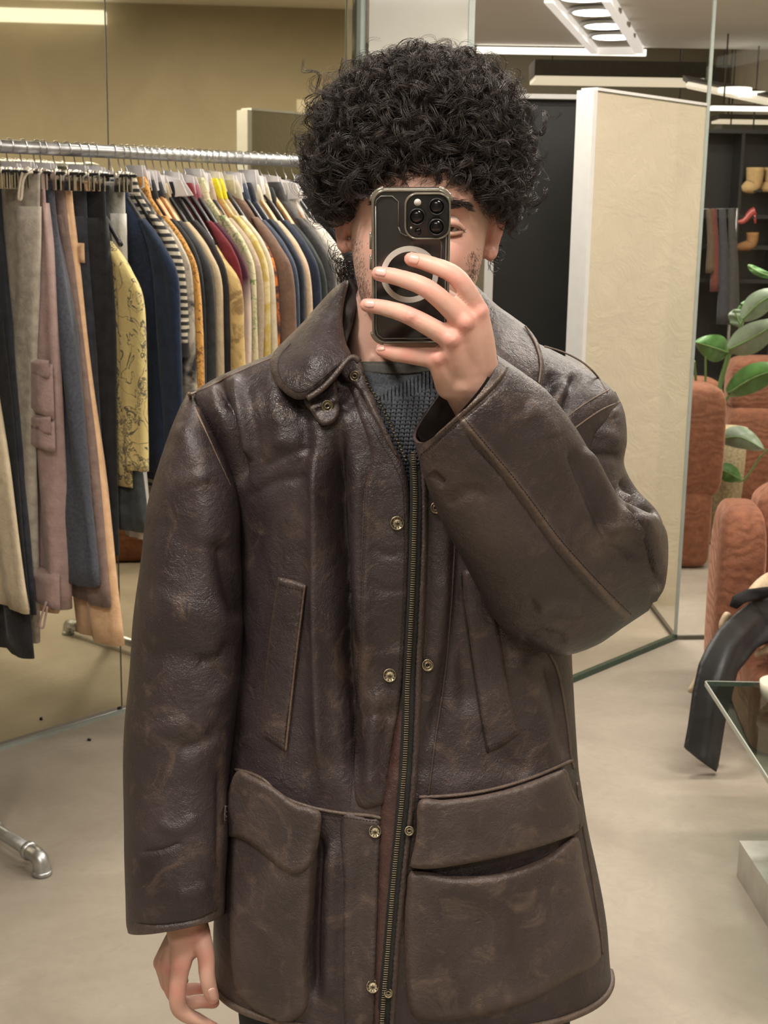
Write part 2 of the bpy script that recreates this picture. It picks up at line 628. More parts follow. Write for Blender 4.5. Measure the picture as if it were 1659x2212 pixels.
def leather(name, dark, mid, tan, rough=0.36, grain=1.0, basew=0.0):
    m, nt, b = newmat(name)
    v = coords(nt)
    big = noise(nt, v, 7.0, 3, 0.6, 0.6)
    col = ramp(nt, big, [(0.30, dark), (0.52, [(x + y) / 2 for x, y in zip(dark, mid)]), (0.72, mid)])
    # scuffs: patchy tan rub marks
    sc = noise(nt, v, 18.0, 5, 0.72, 1.2)
    scm = ramp(nt, sc, [(0.54, (0, 0, 0)), (0.74, (0.50, 0.50, 0.50))])
    col = mixc(nt, scm, col, tan)
    # scratches: thin stretched noise
    scr = nd(nt, 'ShaderNodeTexVoronoi', feature='DISTANCE_TO_EDGE')
    scr.inputs['Scale'].default_value = 22
    wv = nd(nt, 'ShaderNodeTexNoise'); wv.inputs['Scale'].default_value = 9
    nt.links.new(v, wv.inputs['Vector'])
    vm = nd(nt, 'ShaderNodeVectorMath', operation='ADD'); nt.links.new(v, vm.inputs[0]); nt.links.new(wv.outputs['Color'], vm.inputs[1])
    nt.links.new(vm.outputs[0], scr.inputs['Vector'])
    sl = math_(nt, 'LESS_THAN', scr.outputs['Distance'], 0.006)
    gate = math_(nt, 'GREATER_THAN', noise(nt, v, 14.0, 1), 0.58)
    sl = math_(nt, 'MULTIPLY', math_(nt, 'MULTIPLY', sl, gate), 0.35)
    col = mixc(nt, sl, col, tan)
    at = nd(nt, 'ShaderNodeAttribute', attribute_name='wear')
    wn = noise(nt, v, 120.0, 2, 0.7)
    w = math_(nt, 'MULTIPLY', math_(nt, 'ADD', at.outputs['Fac'], basew), math_(nt, 'MULTIPLY', wn, 1.7), True)
    col = mixc(nt, w, col, tan)
    nt.links.new(col, b.inputs['Base Color'])
    r1 = big
    rr = nd(nt, 'ShaderNodeMapRange'); rr.inputs['To Min'].default_value = rough - 0.08; rr.inputs['To Max'].default_value = rough + 0.16
    rr.inputs['From Min'].default_value = 0.3; rr.inputs['From Max'].default_value = 0.7
    nt.links.new(r1, rr.inputs['Value'])
    nt.links.new(rr.outputs[0], b.inputs['Roughness'])
    b.inputs['Specular IOR Level'].default_value = 0.55
    # relief: pebble grain, fine wrinkles, soft buckling
    vo = nd(nt, 'ShaderNodeTexVoronoi', feature='F1')
    vo.inputs['Scale'].default_value = 800
    nt.links.new(v, vo.inputs['Vector'])
    n1 = bump(nt, b, vo.outputs['Distance'], 0.36 * grain, 0.0009)
    wr = noise(nt, v, 210.0, 2, 0.55, 1.2)
    n2 = bump(nt, b, wr, 0.28 * grain, 0.0022, n1)
    w2 = noise(nt, v, 48.0, 2, 0.6, 1.8)
    n3 = bump(nt, b, w2, 0.26 * grain, 0.005, n2)
    sf = noise(nt, v, 20.0, 1, 0.5, 0.8)
    n4 = bump(nt, b, sf, 0.22 * grain, 0.010, n3)
    # creases: irregular fine cracks where the hide has folded
    cv_ = nd(nt, 'ShaderNodeTexVoronoi', feature='DISTANCE_TO_EDGE'); cv_.inputs['Scale'].default_value = 62
    nt.links.new(vm.outputs[0], cv_.inputs['Vector'])
    cr = nd(nt, 'ShaderNodeMapRange'); cr.inputs['From Max'].default_value = 0.07
    nt.links.new(cv_.outputs['Distance'], cr.inputs['Value'])
    cg = nd(nt, 'ShaderNodeMapRange'); cg.inputs['From Min'].default_value = 0.45; cg.inputs['From Max'].default_value = 0.62
    nt.links.new(noise(nt, v, 11.0, 1), cg.inputs['Value'])
    ch_ = math_(nt, 'MAXIMUM', cr.outputs[0], math_(nt, 'SUBTRACT', 1.0, cg.outputs[0]))
    bump(nt, b, ch_, 0.30 * grain, 0.0018, n4)
    return m

def cloth(name, c1, c2=None, kind='plain', scale=40, rough=0.85, thr=0.5, sheen=0.15):
    """garment fabric: plain / stripe / floral / vstripe"""
    m, nt, b = newmat(name)
    v = coords(nt)
    c2 = c2 or [x * 0.75 for x in c1]
    if kind == 'plain':
        f = noise(nt, v, scale, 4)
        col = ramp(nt, f, [(0.3, c2), (0.65, c1)])
    elif kind == 'stripe':
        w = nd(nt, 'ShaderNodeTexWave', wave_type='BANDS', bands_direction='Z')
        w.inputs['Scale'].default_value = scale; w.inputs['Distortion'].default_value = 1.0
        nt.links.new(v, w.inputs['Vector'])
        col = ramp(nt, w.outputs['Fac'], [(thr - 0.06, c1), (thr + 0.06, c2)])
    elif kind == 'floral':       # ink drawing: curling contour lines with dense clusters
        n1 = noise(nt, v, scale * 0.55, 2, 0.5, 1.2)
        n2 = noise(nt, v, scale * 1.5, 3, 0.6, 2.0)
        big = noise(nt, v, scale * 0.30, 1)
        l1 = math_(nt, 'LESS_THAN', math_(nt, 'ABSOLUTE', math_(nt, 'SUBTRACT', n1, 0.5)), 0.014)
        l2 = math_(nt, 'LESS_THAN', math_(nt, 'ABSOLUTE', math_(nt, 'SUBTRACT', n2, 0.5)), 0.035)
        g_ = math_(nt, 'GREATER_THAN', big, thr)
        e = math_(nt, 'MAXIMUM', l1, math_(nt, 'MULTIPLY', l2, g_))
        col = mixc(nt, math_(nt, 'MULTIPLY', e, 0.85), c1, c2)
    elif kind == 'blotch':
        f = noise(nt, v, scale, 5, 0.6, 1.0)
        col = ramp(nt, f, [(thr - 0.07, c1), (thr + 0.07, c2)])
    elif kind == 'dip':
        sp = nd(nt, 'ShaderNodeSeparateXYZ'); nt.links.new(v, sp.inputs[0])
        mr = nd(nt, 'ShaderNodeMapRange'); mr.inputs['From Min'].default_value = thr - 0.04; mr.inputs['From Max'].default_value = thr + 0.04
        nt.links.new(sp.outputs['Z'], mr.inputs['Value'])
        col = mixc(nt, mr.outputs[0], c2, c1)
    nt.links.new(col, b.inputs['Base Color'])
    b.inputs['Roughness'].default_value = rough
    b.inputs['Specular IOR Level'].default_value = 0.25
    b.inputs['Sheen Weight'].default_value = sheen
    bump(nt, b, noise(nt, v, 55, 4, 0.6, 0.5), 0.45, 0.006)
    return m

def emis(name, col, strength):
    m, nt, b = newmat(name)
    b.inputs['Base Color'].default_value = (0.8, 0.8, 0.8, 1)
    b.inputs['Emission Color'].default_value = tuple(col) + (1,)
    b.inputs['Emission Strength'].default_value = strength
    return m

def mirror_mat(name, tint, rough=0.0):
    m, nt, b = newmat(name)
    b.inputs['Base Color'].default_value = tuple(tint) + (1,)
    b.inputs['Metallic'].default_value = 1.0
    v = coords(nt)
    f = noise(nt, v, 3.0, 5)
    mr = nd(nt, 'ShaderNodeMapRange'); mr.inputs['To Min'].default_value = rough * 0.5; mr.inputs['To Max'].default_value = rough * 1.5
    nt.links.new(f, mr.inputs['Value']); nt.links.new(mr.outputs[0], b.inputs['Roughness'])
    return m

def pane_mat(name, tint=(0.9, 0.93, 0.9), refl=0.06):
    """thin clear glass: see-through with a faint reflection"""
    m = bpy.data.materials.new(name); m.use_nodes = True
    nt = m.node_tree; nt.nodes.clear()
    out = nd(nt, 'ShaderNodeOutputMaterial')
    tr = nd(nt, 'ShaderNodeBsdfTransparent'); tr.inputs[0].default_value = tuple(tint) + (1,)
    gl = nd(nt, 'ShaderNodeBsdfGlossy'); gl.inputs['Roughness'].default_value = 0.02
    mx = nd(nt, 'ShaderNodeMixShader')
    mx.inputs[0].default_value = refl
    nt.links.new(tr.outputs[0], mx.inputs[1]); nt.links.new(gl.outputs[0], mx.inputs[2])
    nt.links.new(mx.outputs[0], out.inputs[0])
    return m

def skin_mat(name='skin'):
    m, nt, b = newmat(name)
    v = coords(nt)
    f = noise(nt, v, 16.0, 5, 0.6)
    c = ramp(nt, f, [(0.25, (0.60, 0.345, 0.265)), (0.5, (0.67, 0.41, 0.325)), (0.75, (0.72, 0.465, 0.375))])
    at = nd(nt, 'ShaderNodeAttribute', attribute_name='wear')   # knuckles, fingertips, ears: redder skin
    c = mixc(nt, at.outputs['Fac'], c, (0.72, 0.28, 0.24))
    nt.links.new(c, b.inputs['Base Color'])
    b.inputs['Roughness'].default_value = 0.48
    b.inputs['Specular IOR Level'].default_value = 0.4
    b.inputs['Subsurface Weight'].default_value = 0.12
    b.inputs['Subsurface Radius'].default_value = (0.008, 0.003, 0.0015)
    b.inputs['Subsurface Scale'].default_value = 0.6
    n1 = bump(nt, b, noise(nt, v, 420.0, 3), 0.12, 0.001)
    bump(nt, b, noise(nt, v, 90.0, 4), 0.12, 0.002, n1)
    return m

def floor_mat():
    m, nt, b = newmat('polished_concrete')
    v = coords(nt)
    f1 = noise(nt, v, 1.3, 7, 0.62, 1.5)
    c = ramp(nt, f1, [(0.25, (0.29, 0.25, 0.20)), (0.5, (0.365, 0.32, 0.26)), (0.75, (0.44, 0.39, 0.32))])
    f2 = noise(nt, v, 14, 6, 0.7, 2.0)
    c = mixc(nt, ramp(nt, f2, [(0.45, (0, 0, 0)), (0.75, (0.35, 0.35, 0.35))]), c, (0.27, 0.235, 0.185))
    nt.links.new(c, b.inputs['Base Color'])
    mr = nd(nt, 'ShaderNodeMapRange'); mr.inputs['To Min'].default_value = 0.34; mr.inputs['To Max'].default_value = 0.6
    nt.links.new(f1, mr.inputs['Value']); nt.links.new(mr.outputs[0], b.inputs['Roughness'])
    b.inputs['Specular IOR Level'].default_value = 0.35
    return m

def plaster(name, col, var=0.06, chips=True):
    m, nt, b = newmat(name)
    v = coords(nt)
    f = noise(nt, v, 2.2, 6, 0.6, 0.8)
    c = ramp(nt, f, [(0.3, [x * (1 - var) for x in col]), (0.7, [min(1, x * (1 + var)) for x in col])])
    nt.links.new(c, b.inputs['Base Color'])
    b.inputs['Roughness'].default_value = 0.75
    n1 = bump(nt, b, noise(nt, v, 9, 6, 0.7, 1.5), 0.25, 0.02)
    if chips:
        vo = nd(nt, 'ShaderNodeTexVoronoi'); vo.inputs['Scale'].default_value = 16
        nt.links.new(v, vo.inputs['Vector'])
        bump(nt, b, math_(nt, 'LESS_THAN', vo.outputs['Distance'], 0.12), 0.35, 0.004, n1)
    return m

M = {}
M['leather'] = leather('brown_leather', (0.0225, 0.0160, 0.0180), (0.056, 0.0410, 0.0432), (0.165, 0.115, 0.085), 0.37)
M['leather_worn'] = leather('rubbed_brown_leather', (0.031, 0.0225, 0.0235), (0.076, 0.0565, 0.056), (0.20, 0.142, 0.107), 0.46, 0.9)
M['leather_trim'] = leather('worn_leather_trim', (0.030, 0.021, 0.019), (0.066, 0.047, 0.041), (0.20, 0.138, 0.098), 0.45, 0.8, 0.10)
M['leather_red'] = leather('inner_facing_leather', (0.045, 0.022, 0.020), (0.075, 0.038, 0.033), (0.16, 0.09, 0.065), 0.42, 1.0)
M['lining'] = plain('dark_lining', (0.022, 0.014, 0.012), 0.75, bs=0.5, bscale=60)
M['thread'] = plain('dark_thread', (0.018, 0.012, 0.010), 0.8, var=0)
M['brass'] = plain('antique_brass', (0.23, 0.195, 0.135), 0.40, 1.0, 0.25, 300)
M['brass_dark'] = plain('dark_brass', (0.10, 0.085, 0.06), 0.4, 1.0, 0.2, 300)
M['tape'] = plain('zipper_tape', (0.012, 0.013, 0.013), 0.85, bs=0.3, bscale=800)
M['skin'] = skin_mat()
M['nail'] = plain('nail', (0.74, 0.44, 0.38), 0.25, var=0.06)
M['hair'] = plain('dark_hair', (0.027, 0.0185, 0.0150), 0.45, var=0.35, vscale=60, spec=0.6)
M['stubble'] = plain('stubble', (0.03, 0.02, 0.016), 0.5, var=0)
M['knit'] = plain('grey_knit', (0.060, 0.066, 0.076), 0.95, var=0.4, vscale=420, bs=0.5, bscale=900, spec=0.15)
M['zip'] = plain('zip_brass', (0.15, 0.125, 0.085), 0.42, 1.0, 0.2, 300)
M['tee'] = plain('grey_tee', (0.078, 0.078, 0.070), 0.95, var=0.1, vscale=300, bs=0.3, bscale=900)
M['denim_black'] = plain('black_denim', (0.022, 0.024, 0.026), 0.85, var=0.3, vscale=400, bs=0.3, bscale=900)
M['shoe'] = plain('black_shoe', (0.02, 0.018, 0.017), 0.5)
M['steel'] = plain('galvanised_pipe', (0.50, 0.515, 0.52), 0.36, 0.9, 0.25, 25, 0.15, 90)
M['wire'] = plain('chrome_wire', (0.55, 0.55, 0.55), 0.25, 1.0, 0.05)
M['clip'] = plain('chrome_clip', (0.62, 0.60, 0.55), 0.16, 1.0, 0.1)
M['blackplastic'] = plain('black_hanger_plastic', (0.012, 0.012, 0.013), 0.32)
M['wood'] = plain('light_hanger_wood', (0.55, 0.28, 0.10), 0.45, var=0.25, vscale=60)
M['hair_mass'] = plain('hair_mass', (0.010, 0.0075, 0.0065), 0.9, var=0.3, vscale=80, spec=0.1)
M['paper'] = plain('paper_tag', (0.84, 0.82, 0.82), 0.8, var=0.04)
M['white'] = plain('white_paint', (0.62, 0.62, 0.60), 0.45, var=0.03)
M['floor'] = floor_mat()
M['ceiling'] = plaster('ceiling_paint', (0.80, 0.78, 0.74), 0.03, False)
M['cream'] = plaster('cream_plaster', (0.80, 0.72, 0.57))
M['wall'] = plaster('beige_plaster', (0.47, 0.415, 0.305), 0.08)
M['mirror_l'] = mirror_mat('olive_mirror', (0.70, 0.655, 0.49), 0.02)
M['mirror_r'] = mirror_mat('clear_mirror', (0.93, 0.91, 0.85), 0.01)
M['glassedge'] = plain('green_glass_edge', (0.02, 0.055, 0.035), 0.2)
M['glassedge_pale'] = plain('pale_glass_edge', (0.32, 0.36, 0.33), 0.2, var=0.05)
M['pane'] = pane_mat('clear_pane', (0.98, 0.985, 0.98), 0.018)
M['black'] = plain('black_board', (0.012, 0.013, 0.013), 0.35, var=0.2, vscale=4)
M['olive'] = plaster('olive_board', (0.27, 0.24, 0.165), 0.05, False)
M['darkbox'] = plain('dark_box', (0.10, 0.088, 0.066), 0.6)
M['lamp'] = emis('lamp_disc', (1.0, 0.97, 0.92), 9.0)
M['cove'] = emis('cove_strip', (1.0, 0.93, 0.80), 1.25)
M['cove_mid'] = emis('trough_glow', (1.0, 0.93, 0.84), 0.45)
M['cove_dim'] = emis('dim_cove_strip', (1.0, 0.84, 0.58), 0.5)
# ------------------------------------------------------------------ setting
def V3(p, z):
    return np.array([p[0], p[1], z], float)

def slab(name, c, size, mat, parent=None, rz=0.0, bevel=0.0, struct=False):
    o = MB().box(c, size, rz, bevel).build(name, mat, parent, smooth=False, loc=None if parent is not None else c)
    if struct: o['kind'] = 'structure'
    return o

slab('floor', (0, 6.5, -0.05), (13, 18, 0.1), M['floor'], struct=True)
slab('ceiling', (0, 4.2, CEIL + 0.05), (13, 12.9, 0.1), M['ceiling'], struct=True)
slab('ceiling_rear', (0, 13.0, 3.75), (13, 5.2, 0.1), M['ceiling'], struct=True)
slab('wall_right', (3.6, 6.5, 1.9), (0.1, 18, 3.8), M['wall'], struct=True)
slab('wall_left', (-4.2, 6.5, 1.9), (0.1, 18, 3.8), M['wall'], struct=True)
slab('wall_front', (0, -2.45, 1.9), (13, 0.1, 3.8), M['wall'], struct=True)
slab('wall_back', (0, 15.4, 1.9), (13, 0.1, 3.8), M['olive'], struct=True)

# trough frames around the ceiling lamps and the added fill lamps
ceil_ob = bpy.data.objects['ceiling']
for i, (lx, ly, sx, sy, w) in enumerate(TROUGHS_AND_FILL):
    m_ = MB()
    for dx, dy, a, b in ((0, sy / 2 + .02, sx + .08, .04), (0, -sy / 2 - .02, sx + .08, .04), (sx / 2 + .02, 0, .04, sy), (-sx / 2 - .02, 0, .04, sy)):
        m_.box((lx + dx, ly + dy, CEIL - 0.015), (a, b, 0.03))
    m_.build('trough_frame', M['white'], ceil_ob, False)

# ---- mirrored wall behind the rail (olive reflection), two panels with a joint
MT = np.array([0.676, 0.737]); MT /= np.linalg.norm(MT)
MN = np.array([MT[1], -MT[0]])
M0 = np.array([-1.03, 4.30])
def mline(s, off=0.0):
    return M0 + MT * s + MN * off
mw = empty('wall_mirror', V3(mline(0), 0)); mw['kind'] = 'structure'
mang = math.atan2(MT[1], MT[0])
for (s0, s1) in ((-2.6, 0.222), (0.228, 1.335)):
    c = mline((s0 + s1) / 2, -0.01)
    slab('mirror_panel', (c[0], c[1], CEIL / 2 + 0.012), (s1 - s0, 0.02, CEIL - 0.024), M['mirror_l'], mw, mang)
c = mline(0.225, -0.012); slab('joint_strip', (c[0], c[1], CEIL / 2), (0.006, 0.02, CEIL), M['darkbox'], mw, mang)
c = mline(-0.63, 0.004); slab('bottom_channel', (c[0], c[1], 0.006), (3.94, 0.014, 0.012), M['glassedge_pale'], mw, mang)
c = mline(1.36, -0.005); slab('edge_strip', (c[0], c[1], CEIL / 2), (0.03, 0.03, CEIL), M['glassedge_pale'], mw, mang)

cv = slab('cove_light', (3.46, 2.3, 2.80), (0.10, 3.4, 0.07), M['cove'])
tag(cv, 'cove light strip along the wall, glowing at the top left in the mirrored wall', 'cove light')
# ---- glass clad column behind the head
p0, p1 = P(797, 60, 5.25), P(1012, 60, 5.25)
cl = empty('column', ((p0[0] + p1[0]) / 2, 5.42, 0)); cl['kind'] = 'structure'
M['column'] = plain('pale_column', (0.36, 0.355, 0.315), 0.08, var=0.05, vscale=3, spec=0.6)
slab('column_face', ((p0[0] + p1[0]) / 2, 5.42, CEIL / 2), (p1[0] - p0[0], 0.3, CEIL), M['column'], cl)
pc = P(1019, 60, 5.26)
slab('glass_edge', (pc[0], 5.28, CEIL / 2), (0.022, 0.03, CEIL), M['glassedge_pale'], cl)

# ---- mirror door standing open: white edge, mirror face, olive back with a small knob
LA, LB = onz(1232, 1475, 0)[:2], onz(1458, 1381, 0)[:2]
LT = (LB - LA) / np.linalg.norm(LB - LA); LN = np.array([LT[1], -LT[0]])
LH = 2.085
la = math.atan2(LT[1], LT[0]); ll = np.linalg.norm(LB - LA)
door = empty('mirror_door', V3((LA + LB) / 2, 0))
tag(door, 'tall mirror door with a white edge, reflecting cream plaster, behind the raised elbow', 'mirror')
def lf(s, off): return LA + LT * s + LN * off
c = lf(ll / 2 + .0, -0.002); slab('mirror_face', (c[0], c[1], LH / 2), (ll - 0.004, 0.004, LH - 0.012), M['mirror_r'], door, la)
c = lf(ll / 2, -0.034); slab('back_board', (c[0], c[1], LH / 2), (ll, 0.06, LH), M['olive'], door, la)
c = lf(-0.012, -0.033); slab('side_edge', (c[0], c[1], LH / 2), (0.024, 0.068, LH + 0.004), M['white'], door, la)
c = lf(ll / 2, -0.033); slab('top_edge', (c[0], c[1], LH + 0.006), (ll, 0.066, 0.01), M['white'], door, la)
c = lf(ll / 2, 0.004); slab('bottom_edge', (c[0], c[1], 0.011), (ll, 0.012, 0.022), M['glassedge'], door, la)
c = lf(0.16, -0.075); MB().ball(V3(c, 1.80), 0.018, 8).build('knob', M['blackplastic'], door)

# ---- clear glass partition right of the mirror door
GA = LB; GB = GA + (onz(1659, 1378, 0)[:2] - GA) * 4.2
gt = (GB - GA) / np.linalg.norm(GB - GA); ga = math.atan2(gt[1], gt[0])
win = empty('window_1', V3((GA + GB) / 2, 0)); win['kind'] = 'structure'
c = (GA + GB) / 2
slab('pane', (c[0], c[1], CEIL / 2), (np.linalg.norm(GB - GA), 0.01, CEIL), M['pane'], win, ga)
slab('bottom_channel', (c[0], c[1], 0.008), (np.linalg.norm(GB - GA), 0.014, 0.016), M['darkbox'], win, ga)
slab('corner_edge', (GA[0], GA[1], CEIL / 2), (0.012, 0.012, CEIL), M['glassedge_pale'], win, ga)

# ---- cream plaster wall stub (seen in the mirror door)
def refl(p):
    r = np.array(p) - LA
    return np.array(p) - 2 * (r @ LN) * LN
v0, v1 = P(1225, 1311, 5.92)[:2], P(1545, 1311, 5.92)[:2]
r0, r1 = refl(v0), refl(v1)
d = (r1 - r0) / np.linalg.norm(r1 - r0); nrm = np.array([d[1], -d[0]])
if nrm @ ((LA + LB) / 2 - r0) < 0: nrm = -nrm
c = (r0 + r1) / 2 - nrm * 0.05
slab('wall_stub', (c[0], c[1], 1.11), (np.linalg.norm(r1 - r0), 0.1, 2.22), M['cream'], None, math.atan2(d[1], d[0]), struct=True)
vj = refl(P(1468, 1311, 5.92)[:2]) + nrm * 0.004
slab('trim_1', (vj[0], vj[1], 1.11), (0.012, 0.012, 2.22), M['cream'], None, math.atan2(d[1], d[0]), struct=True)

# ---- white framed mirror leaf behind the shoulder, its dark reflection painted black
bd = empty('door_1', (0.75, 5.75, 0)); bd['kind'] = 'structure'
q0, q1, qt = P(1048, 600, 5.75), P(1300, 600, 5.75), P(1180, 214, 5.75)
w_, h_ = q1[0] - q0[0], qt[2]
slab('dark_reflection_panel', ((q0[0] + q1[0]) / 2, 5.78, h_ / 2), (w_, 0.03, h_), M['black'], bd)
slab('jamb', (q0[0] + 0.012, 5.745, h_ / 2), (0.036, 0.05, h_), M['white'], bd)
slab('head_frame', ((q0[0] + q1[0]) / 2, 5.745, h_ + 0.008), (w_, 0.05, 0.018), M['white'], bd)

# ---- ceiling trough beyond the glass with its spot lamps
tr = empty('trough_light', onz(1330, 70, CEIL))
tag(tr, 'recessed white framed ceiling trough with round spot lamps beyond the glass', 'ceiling light')
TL, BL, BR, TR = onz(1192, 0, CEIL), onz(1277, 100, CEIL), onz(1392, 101, CEIL), onz(1332, 0, CEIL)
ax = (TL + TR) / 2 - (BL + BR) / 2
far = (BL + BR) / 2; near = far + ax * 1.15
wd = np.linalg.norm(BR - BL) * abs(np.cross((ax / np.linalg.norm(ax))[:2], ((BR - BL) / np.linalg.norm(BR - BL))[:2]))
ta = math.atan2(ax[1], ax[0]); tu = ax / np.linalg.norm(ax); tv = np.array([-tu[1], tu[0], 0])
tl_ = np.linalg.norm(near - far); tc = (near + far) / 2
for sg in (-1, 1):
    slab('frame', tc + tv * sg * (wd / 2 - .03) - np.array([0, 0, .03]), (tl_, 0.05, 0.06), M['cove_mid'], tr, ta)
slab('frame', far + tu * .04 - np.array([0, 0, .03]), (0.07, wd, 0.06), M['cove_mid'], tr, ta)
slab('reflector', tc - np.array([0, 0, .006]), (tl_, wd - .06, 0.012), plain('trough_inside', (0.5, 0.46, 0.38), 0.5), tr, ta)
for k, (lx, ly, rr) in enumerate(((1322, 74, .16), (1308, 50, .16), (1285, 20, .16), (1262, -12, .16))):
    lp = onz(lx, ly, CEIL - .02)
    MB().lathe([(rr, 0.0), (rr, -0.02), (rr * .8, -0.02), (rr * .8, 0)], lp, 20).build('lamp_ring', M['white'], tr)
    MB().lathe([(rr * .78, -0.01), (rr * .78, -0.024), (0.001, -0.026)], lp, 20).build('lamp', M['lamp'], tr)

# ---- lit cove edge at the end of the ceiling, pendant box lights further back
def pbox(name, x0, x1, y0, y1, Y, depth, label, strip=7, mat=None, rot=0, lit=None):
    a, b = P(x0, y0, Y), P(x1, y1, Y)
    root = empty(name, ((a[0] + b[0]) / 2, Y + depth / 2, min(a[2], b[2])))
    zt, zb = a[2], P((x0 + x1) / 2, y1, Y)[2]
    hs = strip / FPX * Y
    slab('box', ((a[0] + b[0]) / 2, Y + depth / 2, (zt + zb) / 2), (b[0] - a[0], depth, zt - zb), mat or M['darkbox'], root)
    slab('light_strip', ((a[0] + b[0]) / 2, Y + depth / 2, zb - hs / 2), (b[0] - a[0] - .02, depth - .02, hs), lit or M['cove'], root)
    zc_ = CEIL if Y < 10.5 else 3.70
    for e in (.12, .88):
        xx = a[0] + (b[0] - a[0]) * e
        MB().tube([(xx, Y + depth / 2, zt - .01), (xx, Y + depth / 2, zc_ + .01)], .006, 6).build('hanging_rod', M['darkbox'], root)
    tag(root, label, 'pendant light')
    return root
a, b = P(1030, 117, 10.62), P(1396, 108, 10.62)
cv = slab('cove_light', ((a[0] + b[0]) / 2, 10.63, (a[2] + b[2]) / 2 + .005), (b[0] - a[0], 0.04, 0.045), M['cove'])
tag(cv, 'long bright cove strip along the ceiling edge above the curly hair', 'cove light')
pbox('pendant_box', 1156, 1525, 128, 166, 12.0, 0.5, 'dark pendant box with a glowing lower edge, above the mirror door', 8, lit=M['cove_dim'])
pbox('pendant_box', 1536, 1577, 140, 182, 12.6, 0.4, 'small dark pendant box right of the glass seam', 3, lit=M['cove_dim'])
pbox('pendant_box', 1536, 1800, 225, 230, 9.75, 0.12, 'bright light bar right of the mirror door top corner', 8, lit=M['cove'])
pbox('pendant_box', 1430, 1800, 222, 228, 13.2, 0.3, 'dim light bar just behind the mirror door top edge', 6, lit=M['cove_dim'])
pbox('pendant_box', 1553, 1800, 246, 259, 11.4, 0.3, 'upper dim light bar over the dark shoe display', 5, lit=M['cove_dim'])
pbox('pendant_box', 1560, 1800, 268, 281, 10.9, 0.3, 'middle dim light bar over the dark shoe display', 4, lit=M['cove_dim'])
pbox('pendant_box', 1616, 1800, 284, 292, 10.3, 0.3, 'lowest dim light bar over the dark shoe display', 4, lit=M['cove_dim'])
# slanted trough
a, b = P(1488, 184, 11.2), P(1700, 228, 9.9)
sl = empty('slanted_trough', (a + b) / 2)
dv = b - a; rz_ = math.atan2(dv[1], dv[0])
m_ = MB(); m_.tube([a, b], 0.028, 6); m_.build('light_strip', M['cove_dim'], sl, False)
up = np.array([0, 0.25, 0.06]); m_ = MB(); m_.add([a + up * .1, b + up * .1, b + up, a + up, a + up * .1 + [0, 0, .04], b + up * .1 + [0, 0, .04], b + up + [0, 0, .04], a + up + [0, 0, .04]],
    [(0, 1, 2, 3), (7, 6, 5, 4), (0, 4, 5, 1), (1, 5, 6, 2), (2, 6, 7, 3), (3, 7, 4, 0)]); m_.build('housing', M['darkbox'], sl, False)
for (x, y) in ((1588, 190), (1632, 200)):
    MB().lathe([(0.12, 0.0), (0.12, -0.03), (0.001, -0.034)], P(x, y, 10.4), 16).build('lamp', M['cove'], sl)
tag(sl, 'slanted ceiling trough with two spot lamps beyond the glass seam', 'ceiling light')
# ------------------------------------------------------------------ dark shoe display beyond the glass
rust = None
def velvet(name, c1, c2):
    m, nt, b = newmat(name)
    v = coords(nt)
    f = noise(nt, v, 26, 5, 0.65, 0.6)
    nt.links.new(ramp(nt, f, [(0.3, c2), (0.7, c1)]), b.inputs['Base Color'])
    b.inputs['Roughness'].default_value = 0.9
    b.inputs['Sheen Weight'].default_value = 0.6
    b.inputs['Sheen Roughness'].default_value = 0.35
    b.inputs['Sheen Tint'].default_value = (0.9, 0.5, 0.35, 1)
    n1 = bump(nt, b, noise(nt, v, 160, 3), 0.5, 0.003)
    w = nd(nt, 'ShaderNodeTexWave', wave_type='BANDS', bands_direction='Z'); w.inputs['Scale'].default_value = 7; w.inputs['Distortion'].default_value = 14; w.inputs['Detail'].default_value = 3
    nt.links.new(v, w.inputs['Vector'])
    bump(nt, b, w.outputs['Fac'], 0.18, 0.012, n1)
    return m
M['rust'] = velvet('rust_velvet', (0.27, 0.105, 0.055), (0.155, 0.057, 0.030))
M['blackcloth'] = cloth('black_cloth', (0.016, 0.016, 0.018), (0.008, 0.008, 0.009), sheen=0.05)

disp = empty('shoe_display', P(1640, 1000, 9.4) * np.array([1, 1, 0]))
a, b = P(1470, 300, 9.5), P(1850, 300, 9.5)
xm, xw = (a[0] + b[0]) / 2, b[0] - a[0]
slab('back_panel', (xm, 9.62, 1.12), (xw, 0.04, 2.24), M['black'], disp)
for z in (0.05, 0.62, 1.28, 1.50, 1.70, 2.24):
    slab('shelf', (xm, 9.5, z), (xw, 0.3, 0.025), M['black'], disp)
for px_ in (1470, 1575, 1660, 1760):
    slab('upright', (P(px_, 600, 9.5)[0], 9.5, 1.12), (0.02, 0.28, 2.24), M['black'], disp)
tag(disp, 'tall black shelving unit with shoes beyond the glass partition', 'shelf')

